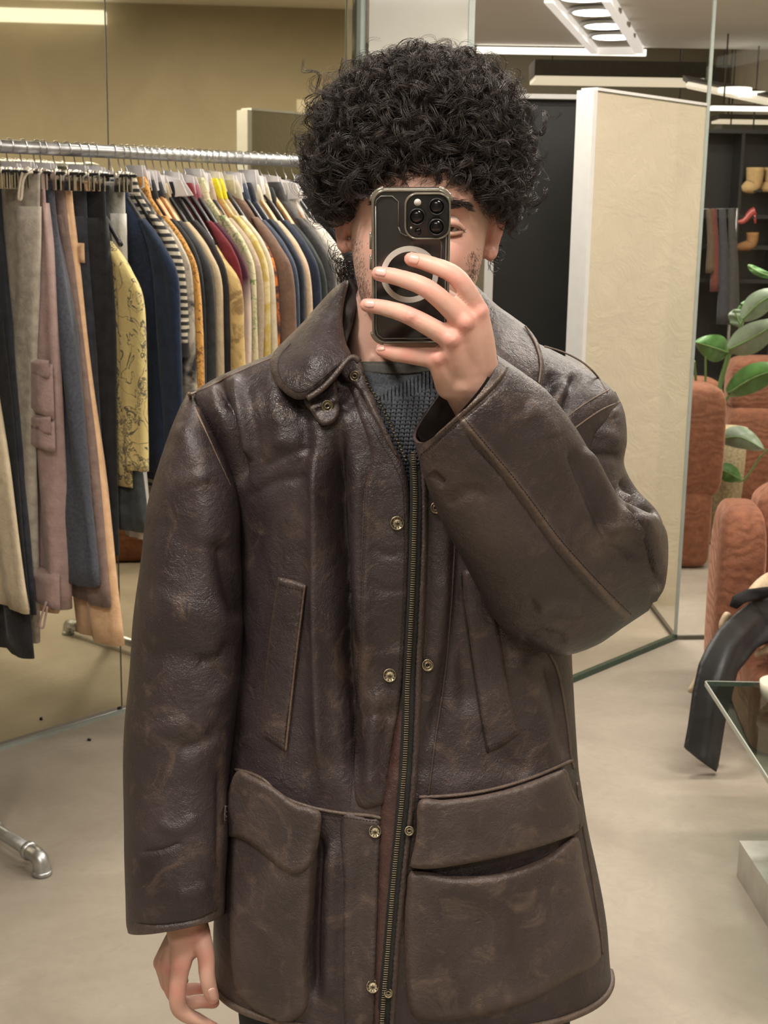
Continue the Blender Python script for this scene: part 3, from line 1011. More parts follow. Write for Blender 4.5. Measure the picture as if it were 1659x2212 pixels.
def boot(name, px_top, py_top, px_bot, py_bot, Y, mat, label, cat, heel=False, w=0.05, group=None):
    top = P(px_top, py_top, Y); bot = P(px_bot, py_bot, Y)
    root = empty(name, (top[0], Y, bot[2]))
    hgt = top[2] - bot[2]
    L = abs(top[0] - bot[0]); sgn = np.sign(bot[0] - top[0])
    m = MB()
    if not heel:   # boot: shaft + foot
        pts = crom([(top[0], Y, top[2]), (top[0], Y, bot[2] + hgt * .55), (top[0] + sgn * L * .1, Y, bot[2] + hgt * .3), (top[0] + sgn * L * .55, Y, bot[2] + hgt * .2), (bot[0], Y, bot[2] + hgt * .12)], 14)
        m.tube(pts, np.interp(np.linspace(0, 1, 14), [0, .35, .6, .85, 1], [w, w * .9, w * .85, w * .6, w * .3]), 12)
        m.build('upper', mat, root)
        MB().box((top[0] - sgn * w * .3, Y, bot[2] + hgt * .06), (w, w * 1.2, hgt * .12), bevel=.003).build('heel', M['blackplastic'], root)
    else:          # pump: sole arc + heel
        pts = crom([(top[0], Y, top[2]), (top[0] + sgn * L * .2, Y, top[2] - hgt * .15), (top[0] + sgn * L * .6, Y, bot[2] + hgt * .18), (bot[0], Y, bot[2] + hgt * .1)], 12)
        m.tube(pts, np.interp(np.linspace(0, 1, 12), [0, .2, .7, 1], [w * .6, w * .5, w * .4, w * .2]), 10)
        m.build('upper', mat, root)
        MB().tube([(top[0], Y, top[2] - .01), (top[0] - sgn * .01, Y, bot[2])], [w * .3, w * .14], 8).build('heel', mat, root)
    return tag(root, label, cat, group)
boot('ankle_boot', 1632, 362, 1602, 415, 9.36, plain('tan_suede', (0.50, 0.34, 0.15), 0.9), 'tan suede ankle boot on the upper black shelf', 'boot', w=0.06)
boot('ankle_boot', 1668, 362, 1640, 415, 9.40, bpy.data.materials['tan_suede'], 'tan suede ankle boot at the right frame edge, partner of the upper one', 'boot', w=0.05)
boot('pump_shoe', 1630, 456, 1590, 482, 9.36, plain('red_leather', (0.42, 0.07, 0.06), 0.35), 'red high heeled pump on the middle black shelf', 'shoe', True, w=0.05)
boot('ankle_boot', 1626, 502, 1585, 540, 9.36, plain('brown_suede', (0.30, 0.15, 0.055), 0.8), 'brown suede ankle boot below the red pump', 'boot', w=0.042)
# dark clothes hanging at the left of the display
for k, (x, c_, lb) in enumerate(((1532, (0.11, 0.075, 0.045), 'brown scarf hanging beside the black shelving'), (1541, (0.14, 0.04, 0.03), 'red scarf hanging beside the black shelving'),
                                 (1560, (0.05, 0.05, 0.055), 'charcoal coat hanging left of the red pump'), (1580, (0.06, 0.055, 0.05), 'grey black coat hanging behind the brown boot'))):
    t = P(x, 451, 9.2); bt = P(x + 2, 700 if k > 1 else 590 + 40 * k, 9.2)
    pts = crom([t, (t + bt) / 2 + [0.01, 0, 0], bt], 10)
    v, f = tube_geo(pts, np.linspace(0.02, 0.045 if k > 1 else .03, 10), 10)
    tag(mk('hanging_coat' if k > 1 else 'hanging_scarf', v, f, cloth('far_cloth_%d' % k, c_), loc=t), lb, 'clothing')
rz0 = P(1505, 452, 9.2); rz1 = P(1592, 450, 9.2)
tag(MB().tube([(rz0[0], rz0[1], 0), rz0, rz1, (rz1[0], rz1[1], 0)], 0.012, 8).build('clothes_rail', M['steel'], loc=rz0), 'thin far clothes rail left of the black shelving', 'rail')

# ------------------------------------------------------------------ rust armchairs beyond the glass
def puff(name, c, size, mat, parent, e=0.30, rz=0.0, waves_=0.0, n=18):
    """pillowy rounded block"""
    vs = []; m = n * 2
    for i in range(n + 1):
        ph = -math.pi / 2 + math.pi * i / n
        for k in range(m):
            t = 2 * math.pi * k / m
            f = lambda x, p: math.copysign(abs(x) ** p, x)
            x = f(math.cos(ph), e) * f(math.cos(t), e) * size[0] / 2
            y = f(math.cos(ph), e) * f(math.sin(t), e) * size[1] / 2
            z = f(math.sin(ph), e) * size[2] / 2
            if waves_:
                s_ = 1 + waves_ * math.sin(z * 70 + x * 9)
                x *= s_; y *= s_
            vs.append((c[0] + x * math.cos(rz) - y * math.sin(rz), c[1] + x * math.sin(rz) + y * math.cos(rz), c[2] + z))
    fs = []
    for i in range(n):
        for k in range(m):
            fs.append((i * m + k, i * m + (k + 1) % m, (i + 1) * m + (k + 1) % m, (i + 1) * m + k))
    return mk(name, vs, fs, mat, parent)
ch2 = empty('armchair', (1.35, 6.75, 0))
tag(ch2, 'rust velvet armchair seen from behind through the glass, beside the mirror door', 'armchair')
b0 = P(1557, 1240, 6.5)
xr = b0[0]
puff('back_cushion', (xr - .22, 6.72, .62), (.46, .30, .56), M['rust'], ch2, .35)
puff('base', (xr - .26, 6.80, .20), (.46, .46, .40), M['rust'], ch2, .25)
puff('seat', (xr - .25, 7.0, .34), (.44, .5, .2), M['rust'], ch2, .3)
ch3 = empty('armchair', (1.5, 7.75, 0))
tag(ch3, 'second rust velvet armchair further back, mostly hidden by plant stems', 'armchair')
p_ = P(1568, 880, 7.6)
puff('back_cushion', (p_[0] - .18, 7.75, p_[2] - .06), (.36, .30, .42), M['rust'], ch3, .4)
puff('base', (p_[0] - .2, 7.85, .26), (.4, .5, .52), M['rust'], ch3, .25)
ch4 = empty('armchair', (2.2, 8.3, 0))
tag(ch4, 'far rust velvet armchair under the large plant leaves', 'armchair')
p_ = P(1650, 785, 8.2)
puff('back_cushion', (p_[0] + .08, 8.35, p_[2] - .14), (.50, .30, .34), M['rust'], ch4, .4)
puff('base', (p_[0] + .1, 8.45, .3), (.55, .55, .6), M['rust'], ch4, .25)

# ------------------------------------------------------------------ big leaf plant behind the far armchair
M['leaf'] = plain('leaf_green', (0.085, 0.22, 0.055), 0.38, var=0.3, vscale=14)
M['leaf_pale'] = plain('leaf_pale', (0.26, 0.34, 0.24), 0.35, var=0.2, vscale=14)
M['stem'] = plain('stem_green', (0.16, 0.27, 0.09), 0.5)
M['straw'] = plain('straw_planter', (0.40, 0.33, 0.20), 0.9, var=0.3, vscale=80, bs=0.6, bscale=120)
plant = empty('potted_plant', P(1560, 1180, 7.0) * np.array([1, 1, 0]))
tag(plant, 'tall broad leaved plant in a straw planter behind the glass', 'plant')
pb = P(1572, 1100, 7.05)
MB().lathe([(0.05, 0.0), (0.075, 0.02), (0.095, 0.35), (0.10, 0.62), (0.085, 0.62), (0.08, 0.5)], (pb[0], 7.15, 0.0), 20).build('planter', M['straw'], plant)
def leaf(base, mid, tip, Yb, Yt, wpx, mat, curl=0.25):
    """broad leaf along a pixel midrib, cupped, with a raised midrib"""
    c2 = crom([base, mid, tip], 15)
    ys = np.linspace(Yb, Yt, 15)
    ctr = PX(c2, ys)
    tg = np.gradient(c2, axis=0); tg /= np.linalg.norm(tg, axis=1)[:, None]
    nr = np.stack([-tg[:, 1], tg[:, 0]], 1)
    u = np.linspace(0, 1, 15)
    wid = wpx * np.sin(np.pi * np.clip(u * 0.93 + .07, 0, 1)) ** 0.75
    vs = []
    for j in range(-4, 5):
        s = j / 4
        xy = c2 + nr * (wid * s)[:, None]
        dy = ys + (abs(s) ** 1.5) * curl * wpx / FPX * ys * 2 - 0.006 * np.cos(14 * u + 3 * s)
        vs.append(PX(xy, dy))
    vs = np.array(vs)
    n = 15; f = []
    for j in range(8):
        for i in range(n - 1):
            f.append((j * n + i, j * n + i + 1, (j + 1) * n + i + 1, (j + 1) * n + i))
    off = len(vs.reshape(-1, 3))
    bk = vs.reshape(-1, 3) + np.array([0, 0.004, 0])
    fb = [tuple(i + off for i in q[::-1]) for q in f]
    o = mk('leaf', np.concatenate([vs.reshape(-1, 3), bk]), f + fb, mat, plant)
    v, ff = tube_geo(ctr - np.array([0, .003, 0]), np.linspace(.006, .002, 15), 6)
    mk('midrib', v, ff, M['stem'], o)
SB = (1528, 905)
def stem(pts, Ys, r=0.009):
    v, f = tube_geo(PX(crom(pts, 14), np.linspace(Ys[0], Ys[1], 14)), np.linspace(r, r * .6, 14), 7)
    mk('stem', v, f, M['stem'], plant)
leaf((1573, 762), (1545, 752), (1500, 738), 6.95, 6.85, 30, M['leaf'], .3)
leaf((1575, 755), (1625, 730), (1690, 690), 6.9, 6.6, 32, M['leaf_pale'], .2)
leaf((1580, 700), (1610, 665), (1600, 655), 6.95, 6.95, 14, M['leaf'])
leaf((1600, 705), (1590, 680), (1586, 668), 6.9, 6.9, 18, M['leaf_pale'])
leaf((1605, 690), (1640, 655), (1690, 625), 6.85, 6.7, 26, M['leaf_pale'], .3)
leaf((1572, 850), (1630, 815), (1700, 792), 6.9, 6.6, 30, M['leaf'], .3)
leaf((1556, 948), (1600, 945), (1652, 972), 6.85, 6.7, 24, M['leaf_pale'], .35)
leaf((1616, 573), (1640, 588), (1690, 605), 6.9, 6.8, 9, M['leaf'])
leaf((1548, 1010), (1575, 1022), (1602, 1038), 6.8, 6.75, 20, M['leaf'], .3)
stem([(1536, 1000), (1540, 920), (1552, 840), (1573, 760)], (7.0, 6.95), .012)
stem([(1532, 1000), (1545, 915), (1565, 870), (1576, 852)], (7.0, 6.9), .010)
stem([(1522, 1000), (1523, 900), (1524, 820), (1524, 740)], (7.05, 6.9), .008)
stem([(1512, 1000), (1508, 880), (1502, 810), (1500, 780)], (7.05, 6.9), .009)
stem([(1530, 1000), (1556, 840), (1590, 730), (1606, 690)], (7.05, 6.85), .008)
stem([(1540, 1000), (1550, 975), (1553, 955), (1558, 948)], (7.0, 6.85), .008)
stem([(1540, 1010), (1600, 1040), (1640, 990), (1670, 960)], (7.0, 6.8), .007)

# ------------------------------------------------------------------ near rust armchair at the right edge
ch = empty('armchair', (1.5, 4.45, 0))
tag(ch, 'rust velvet armchair with clothes thrown over it, beside the glass coffee table', 'armchair')
ang = math.radians(-6)
w0 = P(1590, 1200, 4.72)
puff('wing', (w0[0] + .01, 4.74, .36), (.17, .34, .70), M['rust'], ch, .45, ang)
w1 = P(1700, 1200, 4.72)
puff('back_cushion', (w1[0] + .13, 4.76, .40), (.52, .26, .76), M['rust'], ch, .38, ang, 0.012, 30)
puff('wing', (w1[0] + .50, 4.74, .36), (.17, .34, .70), M['rust'], ch, .45, ang)
puff('seat', (w0[0] + .36, 4.40, .33), (.66, .62, .22), M['rust'], ch, .3, ang)
puff('base', (w0[0] + .34, 4.42, .13), (.74, .64, .26), M['rust'], ch, .2, ang)

M['black_leather'] = plain('smooth_black_leather', (0.024, 0.025, 0.027), 0.46, var=0.3, vscale=12, bs=0.4, bscale=25)
tr_ = empty('leather_trousers', P(1560, 1600, 4.05))
tag(tr_, 'black leather trousers draped over the rust armchair seat', 'trousers')
def dfold(xy, d):
    a, sgm, _ = polydist(xy, np.array([(1640, 1330), (1580, 1400), (1545, 1500), (1525, 1640)]))
    b_, _, _ = polydist(xy, np.array([(1660, 1350), (1610, 1410), (1570, 1500), (1550, 1620)]))
    return .012 * np.exp(-(a / 9) ** 2) - .008 * np.exp(-(b_ / 7) ** 2)
patch('leg', [(1720, 1280), (1660, 1288), (1620, 1300), (1585, 1328), (1549, 1362), (1525, 1400), (1509, 1434), (1495, 1498), (1486, 1565), (1477, 1615), (1510, 1642), (1547, 1668), (1552, 1655), (1567, 1561), (1594, 1452), (1635, 1400), (1720, 1360)],
      idw([(1700, 1290, 4.42), (1640, 1310, 4.36), (1600, 1340, 4.22), (1560, 1390, 4.10), (1530, 1480, 4.03), (1500, 1600, 4.00), (1550, 1650, 4.00), (1590, 1480, 4.05), (1650, 1390, 4.25)]),
      M['black_leather'], tr_, h=0.010, edge=7, step=6, back=0.025, smooth_poly=False, relief=dfold)
patch('waistband', [(1720, 1262), (1650, 1268), (1612, 1273), (1582, 1288), (1575, 1310), (1592, 1316), (1610, 1302), (1660, 1290), (1720, 1282)],
      idw([(1720, 1270, 4.40), (1640, 1280, 4.33), (1590, 1300, 4.20)]), plain('black_velvet_trim', (0.006, 0.006, 0.007), 0.95), tr_, h=0.012, edge=8, step=5, back=0.02, smooth_poly=False)
cj = empty('cream_jacket', P(1640, 1260, 4.42))
tag(cj, 'cream cloth jacket lying under the black leather trousers', 'jacket')
M['cream_cloth'] = cloth('cream_cloth', (0.66, 0.52, 0.36), (0.50, 0.38, 0.25))
patch('collar', [(1700, 1225), (1655, 1238), (1625, 1262), (1612, 1285), (1640, 1290), (1700, 1268)], idw([(1690, 1240, 4.50), (1625, 1280, 4.36)]), M['cream_cloth'], cj, h=0.03, edge=14, step=7, back=0.02)
patch('sleeve', [(1512, 1436), (1498, 1468), (1485, 1492), (1498, 1498), (1515, 1490), (1528, 1450)], idw([(1505, 1460, 4.10)]), M['cream_cloth'], cj, h=0.015, edge=8, step=5, back=0.015)
patch('hem', [(1566, 1322), (1553, 1345), (1556, 1362), (1580, 1330)], idw([(1565, 1340, 4.24)]), M['cream_cloth'], cj, h=0.012, edge=6, step=5, back=0.015)
patch('pocket', [(1650, 1398), (1630, 1412), (1640, 1420), (1700, 1400), (1700, 1375)], idw([(1650, 1405, 4.30)]), M['cream_cloth'], cj, h=0.012, edge=6, step=5, back=0.015)

# ------------------------------------------------------------------ glass coffee table with bowl
tb = empty('coffee_table', (1.45, 3.4, 0))
tag(tb, 'low glass coffee table with a brushed metal plinth at the right edge', 'table')
t0, t1 = onz(1525, 1472, 0.40)[:2], onz(1659, 1678, 0.40)[:2]
dl = (t1 - t0) / np.linalg.norm(t1 - t0)
dr_ = np.array([-dl[1], dl[0]]);
if dr_[0] < 0: dr_ = -dr_
def quadslab(name, o, u, v, z0, z1, mat, parent):
    c = [o, o + u, o + u + v, o + v]
    vs = [V3(q, z0) for q in c] + [V3(q, z1) for q in c]
    return mk(name, vs, [(3, 2, 1, 0), (4, 5, 6, 7), (0, 1, 5, 4), (1, 2, 6, 5), (2, 3, 7, 6), (3, 0, 4, 7)], mat, parent, False)
M['tableglass'] = pane_mat('table_glass', (0.60, 0.68, 0.64), 0.10)
M['edgeglass'] = plain('table_glass_edge', (0.42, 0.45, 0.40), 0.15, var=0.03)
quadslab('glass_top', t0, dl * 1.0, dr_ * 1.0, 0.388, 0.40, M['tableglass'], tb)
quadslab('glass_rim', t0 - dr_ * .003, dl * 1.0, dr_ * 0.003, 0.387, 0.401, M['edgeglass'], tb)
quadslab('glass_rim', t0 - dl * .003, dl * .003, dr_ * 1.0, 0.387, 0.401, M['edgeglass'], tb)
M['brushed'] = plain('brushed_metal', (0.55, 0.54, 0.50), 0.3, 0.6, 0.15, 12)
k0 = onz(1597, 1816, 0.10)[:2]; k1 = onz(1659, 1912, 0.10)[:2]
kl = (k1 - k0) / np.linalg.norm(k1 - k0); kr = np.array([-kl[1], kl[0]]); kr = kr if kr[0] > 0 else -kr
quadslab('plinth', k0, kl * .7, kr * .75, 0.0, 0.10, M['brushed'], tb)
pc_ = k0 + kl * .3 + kr * .4
MB().lathe([(0.05, 0.10), (0.05, 0.388)], V3(pc_, 0), 24).build('pedestal', M['brushed'], tb)
bw = onz(1692, 1520, 0.401)
bowl = MB().lathe([(0.03, 0.0), (0.045, 0.006), (0.062, 0.03), (0.066, 0.06), (0.062, 0.06), (0.055, 0.03), (0.02, 0.012)], bw, 32).build('bowl', plain('cream_ceramic', (0.72, 0.68, 0.56), 0.25, var=0.03), loc=bw)
tag(bowl, 'small cream ceramic bowl on the glass coffee table', 'bowl')
# ------------------------------------------------------------------ the person
person = empty('person', (0.04, 1.62, 0.0))
tag(person, 'person in a worn dark brown leather jacket taking a mirror photo with a phone', 'person')

# ---- body: head, neck, trunk, arms and hands as one continuous surface
body_parts = []
HC = P(905, 480, 1.575)
ROLL = math.radians(2.2)
def head_local(p):
    """local head coordinates (x right, y toward camera, z up) -> world"""
    p = np.asarray(p, float)
    x = p[..., 0] * math.cos(ROLL) + p[..., 2] * math.sin(ROLL)
    z = -p[..., 0] * math.sin(ROLL) + p[..., 2] * math.cos(ROLL)
    return HC + np.stack([x, -p[..., 1], z], -1)
zt = np.array([-.128, -.124, -.116, -.104, -.088, -.065, -.04, -.015, 0.0, .03, .06, .085, .105, .118, .124])
hw = np.array([.004, .026, .040, .051, .060, .067, .072, .0745, .0755, .0765, .0745, .066, .050, .028, .004])
fy = np.array([.045, .080, .090, .092, .090, .092, .093, .088, .086, .093, .090, .080, .062, .036, .010])
by = np.array([.030, .030, .036, .046, .060, .075, .090, .100, .104, .106, .102, .092, .072, .042, .010])
nz, nt_ = 150, 160
zz = np.linspace(-.128, .124, nz)
def cint(x, xp, yp):
    return np.interp(x, xp, yp)
sm = lambda a: np.convolve(np.pad(a, 4, 'edge'), np.ones(9) / 9, 'valid')
HW, FY, BY = sm(cint(zz, zt, hw)), sm(cint(zz, zt, fy)), sm(cint(zz, zt, by))
tt = np.arange(nt_) * 2 * math.pi / nt_
X = HW[:, None] * np.sign(np.cos(tt)) * np.abs(np.cos(tt)) ** 0.86
Yf = np.where(np.sin(tt) > 0, FY[:, None], BY[:, None]) * np.sign(np.sin(tt)) * np.abs(np.sin(tt)) ** 0.92
Zg = np.repeat(zz[:, None], nt_, 1)
frn = (np.sin(tt) > 0)[None, :] * 1.0
g2 = lambda x, z, x0, z0, sx, sz: np.exp(-((x - x0) / sx) ** 2 - ((z - z0) / sz) ** 2)
nosew = np.interp(Zg, [-.062, -.05, -.04, 0.0, .012], [.016, .0155, .012, .0085, .008])
nosep = np.interp(Zg, [-.066, -.056, -.046, -.03, -.01, .006, .02], [0, .012, .027, .021, .010, .003, 0])
dY = nosep * np.exp(-(X / nosew) ** 2)
for sg in (-1, 1):
    dY += -0.011 * g2(X, Zg, sg * .031, 0.0, .018, .012)
    dY += 0.004 * g2(X, Zg, sg * .030, .020, .022, .008)
    dY += 0.003 * g2(X, Zg, sg * .045, -.03, .02, .02)
    dY += 0.006 * g2(X, Zg, sg * .012, -.049, .008, .007)
dY += 0.006 * g2(X, Zg, 0, -.071, .024, .0055) + 0.006 * g2(X, Zg, 0, -.083, .020, .0055) - 0.004 * g2(X, Zg, 0, -.077, .026, .002)
dY += -0.004 * g2(X, Zg, 0, -.094, .022, .006) + 0.005 * g2(X, Zg, 0, -.110, .018, .012)
Yl = Yf + dY * frn
headg = head_local(np.stack([X, Yl, Zg], -1))
hv = headg.reshape(-1, 3); hf = [tuple(q) for q in grid_faces(nz, nt_)]
hf.append(tuple(range(nt_))[::-1]); hf.append(tuple((nz - 1) * nt_ + k for k in range(nt_)))
B = MB(); B.add(hv, hf)
# ears: rim, bowl and lobe
for sg in (-1, 1):
    def ear(u, w, o):
        return head_local(np.array([sg * (.0755 + o), .0 - u, w]))
    rim = [ear(-.004, .020, .004), ear(.004, .032, .012), ear(.018, .034, .018), ear(.026, .020, .020), ear(.024, .000, .018), ear(.016, -.018, .013), ear(.006, -.030, .009), ear(-.002, -.030, .005)]
    B.tube(crom(rim, 26), np.interp(np.linspace(0, 1, 26), [0, .3, .7, .9, 1], [.0035, .0042, .0042, .0065, .006]), 10)
    inner = [ear(.000, .014, .003), ear(.010, .020, .009), ear(.016, .006, .011), ear(.012, -.010, .009), ear(.004, -.020, .006)]
    B.tube(crom(inner, 16), np.full(16, .0052), 8)
    B.ball(ear(.010, .004, .0045), .0165, 10, (0.42, 1.0, 1.55))
    B.ball(ear(.002, -.030, .006), .0085, 10, (0.7, 1, 1.1))
def add_loft(B, sec, nv=30, nu=32, expo=2.1):
    v, f = loft(sec, nv, nu, expo)
    f = [tuple(q) for q in f]
    f.append(tuple(range(nu))[::-1]); f.append(tuple((nv - 1) * nu + k for k in range(nu)))
    B.add(v.reshape(-1, 3), f)
# neck and trunk (inside the clothes)
add_loft(B, [(785, 590, 1010, 590, 1.605, .055), (766, 650, 1004, 650, 1.60, .058), (756, 715, 1000, 715, 1.605, .060), (742, 775, 1015, 775, 1.615, .064), (700, 815, 1060, 815, 1.62, .07), (600, 865, 1170, 865, 1.63, .085),
             (540, 950, 1215, 950, 1.63, .10), (560, 1150, 1190, 1150, 1.63, .105), (580, 1500, 1170, 1500, 1.63, .10), (560, 1800, 1190, 1800, 1.63, .10), (560, 2000, 1200, 2000, 1.63, .10)], 60, 48)
# collarbones / throat
B.tube(PX(crom([(800, 770), (850, 790), (875, 800)], 8), np.full(8, 1.562)), .006, 8)
def chain(pts, rad, n=8):
    """tapered limb through (px,py,Y) points"""
    p = np.array(pts, float)
    k = max(8, len(p) * 7)
    w = PX(p[:, :2], p[:, 2])
    c = crom(w, k); r = np.interp(np.linspace(0, len(p) - 1, k), range(len(p)), rad)
    B.tube(c, r, 14); B.ball(c[0], r[0], 8); B.ball(c[-1], r[-1], 8)
# --- raised arm (image right): shoulder, elbow, wrist
chain([(1195, 960, 1.64), (1275, 1080, 1.63), (1335, 1225, 1.59)], [.040, .038, .036])
chain([(1335, 1225, 1.59), (1220, 1130, 1.50), (1090, 960, 1.42), (1030, 865, 1.375), (1003, 815, 1.352)], [.036, .036, .032, .026, .0255])
HAND1 = dict(
    index=([(1034, 676, 1.331), (987, 599, 1.320), (923, 569, 1.333), (888, 560, 1.340)], [.0108, .0092, .0080, .0072]),
    middle=([(1006, 698, 1.320), (928, 627, 1.315), (862, 600, 1.334), (818, 591, 1.341)], [.0108, .0094, .0083, .0075]),
    ring=([(975, 733, 1.322), (888, 684, 1.322), (830, 665, 1.343), (792, 659, 1.351)], [.0106, .0090, .0080, .0071]),
    pinky=([(944, 774, 1.332), (883, 768, 1.352), (850, 764, 1.362), (824, 757, 1.367)], [.0105, .0084, .0076, .0064]),
)
for nm, (pp, rr) in HAND1.items():
    chain(pp, rr)
wr = (1003, 815, 1.352)
for (mx, my, mY, r0_, ex, ey, eY) in ((1028, 676, 1.331, .0125, 1040, 790, 1.350), (1004, 697, 1.323, .0125, 1020, 800, 1.346), (976, 736, 1.323, .012, 995, 815, 1.347), (946, 775, 1.332, .0115, 975, 830, 1.352)):
    chain([(mx, my, mY), ((mx + ex) / 2 + 2, (my + ey) / 2, (mY + eY) / 2 - .002), (ex, ey, eY)], [r0_, .0145, .0165])
chain([(1012, 730, 1.338), (1005, 790, 1.346)], [.020, .022])
chain([(975, 765, 1.341), (985, 810, 1.349)], [.016, .019])
# knuckle bumps
for (x, y, Y, r_) in ((1034, 674, 1.3235, .0088), (1006, 696, 1.3125, .0092), (977, 733, 1.3135, .0088), (948, 773, 1.324, .0078), (987, 598, 1.3175, .0080), (929, 626, 1.3125, .0082), (889, 683, 1.317, .0078), (884, 767, 1.348, .0070)):
    B.ball(P(x, y, Y + .0012), r_ * .95, 10)
for a_, b_ in (((1006, 700, 1.312), (1012, 790, 1.332)), ((978, 738, 1.313), (1000, 805, 1.334)), ((1032, 682, 1.322), (1030, 780, 1.336))):
    chain([a_, b_], [.0045, .0035])
# thumb round the phone's screen side
chain([(1040, 770, 1.365), (1030, 720, 1.385), (990, 665, 1.394), (940, 630, 1.392)], [.015, .012, .0105, .009])
# --- hanging arm (image left)
chain([(530, 960, 1.64), (440, 1200, 1.62), (410, 1480, 1.59)], [.040, .040, .038])
chain([(410, 1480, 1.59), (400, 1750, 1.56), (405, 1940, 1.535), (404, 2010, 1.528)], [.038, .034, .026, .025])
HAND2 = dict(
    index=([(390, 2082, 1.512), (384, 2135, 1.508), (388, 2180, 1.512), (430, 2206, 1.522), (462, 2222, 1.53)], [.0125, .0105, .0102, .0090, .0078]),
    middle=([(368, 2084, 1.535), (372, 2140, 1.548), (398, 2166, 1.552), (432, 2164, 1.552), (462, 2166, 1.55)], [.0120, .0098, .0092, .0082, .0074]),
    ring=([(356, 2084, 1.557), (364, 2128, 1.572), (386, 2140, 1.578), (415, 2136, 1.578), (438, 2136, 1.576)], [.0115, .0094, .0086, .0078, .0070]),
    pinky=([(350, 2080, 1.575), (358, 2112, 1.592), (375, 2122, 1.60), (398, 2118, 1.602)], [.0105, .0084, .0076, .0064]),
    thumb=([(428, 2016, 1.520), (444, 2062, 1.506), (447, 2105, 1.500), (454, 2140, 1.503), (460, 2155, 1.506)], [.0150, .0108, .0098, .0094, .0080]),
)
for nm, (pp, rr) in HAND2.items():
    chain(pp, rr)
for (mx, my, mY, r0_) in ((390, 2082, 1.512, .0135), (368, 2084, 1.535, .013), (356, 2084, 1.557, .0125), (350, 2080, 1.575, .0115)):
    chain([(mx, my, mY), ((mx + 402) / 2, (my + 2015) / 2 - 4, (mY + 1.53) / 2 - .002), (404, 2005, 1.53)], [r0_, .0155, .019])
chain([(425, 2010, 1.522), (408, 2045, 1.520)], [.016, .016])

def remesh(vs, fs, voxel, smooth_it=3):
    me = bpy.data.meshes.new('tmp'); me.from_pydata(vs, [], fs); me.update()
    ob = bpy.data.objects.new('tmp', me); COL.objects.link(ob)
    md = ob.modifiers.new('r', 'REMESH'); md.mode = 'VOXEL'; md.voxel_size = voxel; md.use_smooth_shade = True
    sm_ = ob.modifiers.new('s', 'SMOOTH'); sm_.factor = 0.5; sm_.iterations = smooth_it
    dg = bpy.context.evaluated_depsgraph_get()
    m2 = bpy.data.meshes.new_from_object(ob.evaluated_get(dg))
    v = np.zeros(len(m2.vertices) * 3, np.float32); m2.vertices.foreach_get('co', v)
    f = [tuple(p.vertices) for p in m2.polygons]
    bpy.data.objects.remove(ob); bpy.data.meshes.remove(me); bpy.data.meshes.remove(m2)
    return v.reshape(-1, 3).astype(float), f
bv, bf = remesh(B.v, B.f, 0.0022, 6)
# redder knuckles, finger tips, ears and nose
red = []
for H_ in (HAND1, HAND2):
    for nm, (pp, rr) in H_.items():
        for k, am in ((0, .62), (1, .55), (len(pp) - 1, .6)):
            red.append((P(*pp[k]) + np.array([0, -.008, .002]), .013, am))
for sg in (-1, 1):
    red.append((head_local(np.array([sg * .090, -.012, .0])), .028, .62)); red.append((head_local(np.array([sg * .087, .0, -.03])), .015, .4))
    red.append((head_local(np.array([sg * .04, .085, -.035])), .03, .30))
red.append((head_local(np.array([0, .115, -.045])), .02, .5))
wv = np.zeros(len(bv))
for c_, s_, a_ in red:
    wv = np.maximum(wv, a_ * np.exp(-(np.linalg.norm(bv - c_, axis=1) / s_) ** 2))
body = mk('body', bv, bf, M['skin'], person, True, None, wv)
BODY = Surf([(bv, bf)], 1.4)

# nails: thin curved plates on the finger tips that face the camera
def nail(px_, py_, ang, L, Wd, nm='nail'):
    ca, sa = math.cos(ang), math.sin(ang)
    poly = [(px_ + ca * u * L - sa * w * Wd, py_ + sa * u * L + ca * w * Wd) for u, w in ((-.5, -.42), (-.2, -.5), (.3, -.46), (.5, -.25), (.55, 0), (.5, .25), (.3, .46), (-.2, .5), (-.5, .42), (-.58, 0))]
    patch(nm, poly, BODY, M['nail'], body, h=0.0009, edge=4, step=3, back=0.001)
nail(893, 560, math.pi + .25, 22, 22)
nail(821, 586, math.pi + .10, 24, 22)
nail(797, 655, math.pi + .10, 22, 21)
nail(822, 751, math.pi - .10, 18, 15)
nail(461, 2149, math.radians(78), 26, 20)

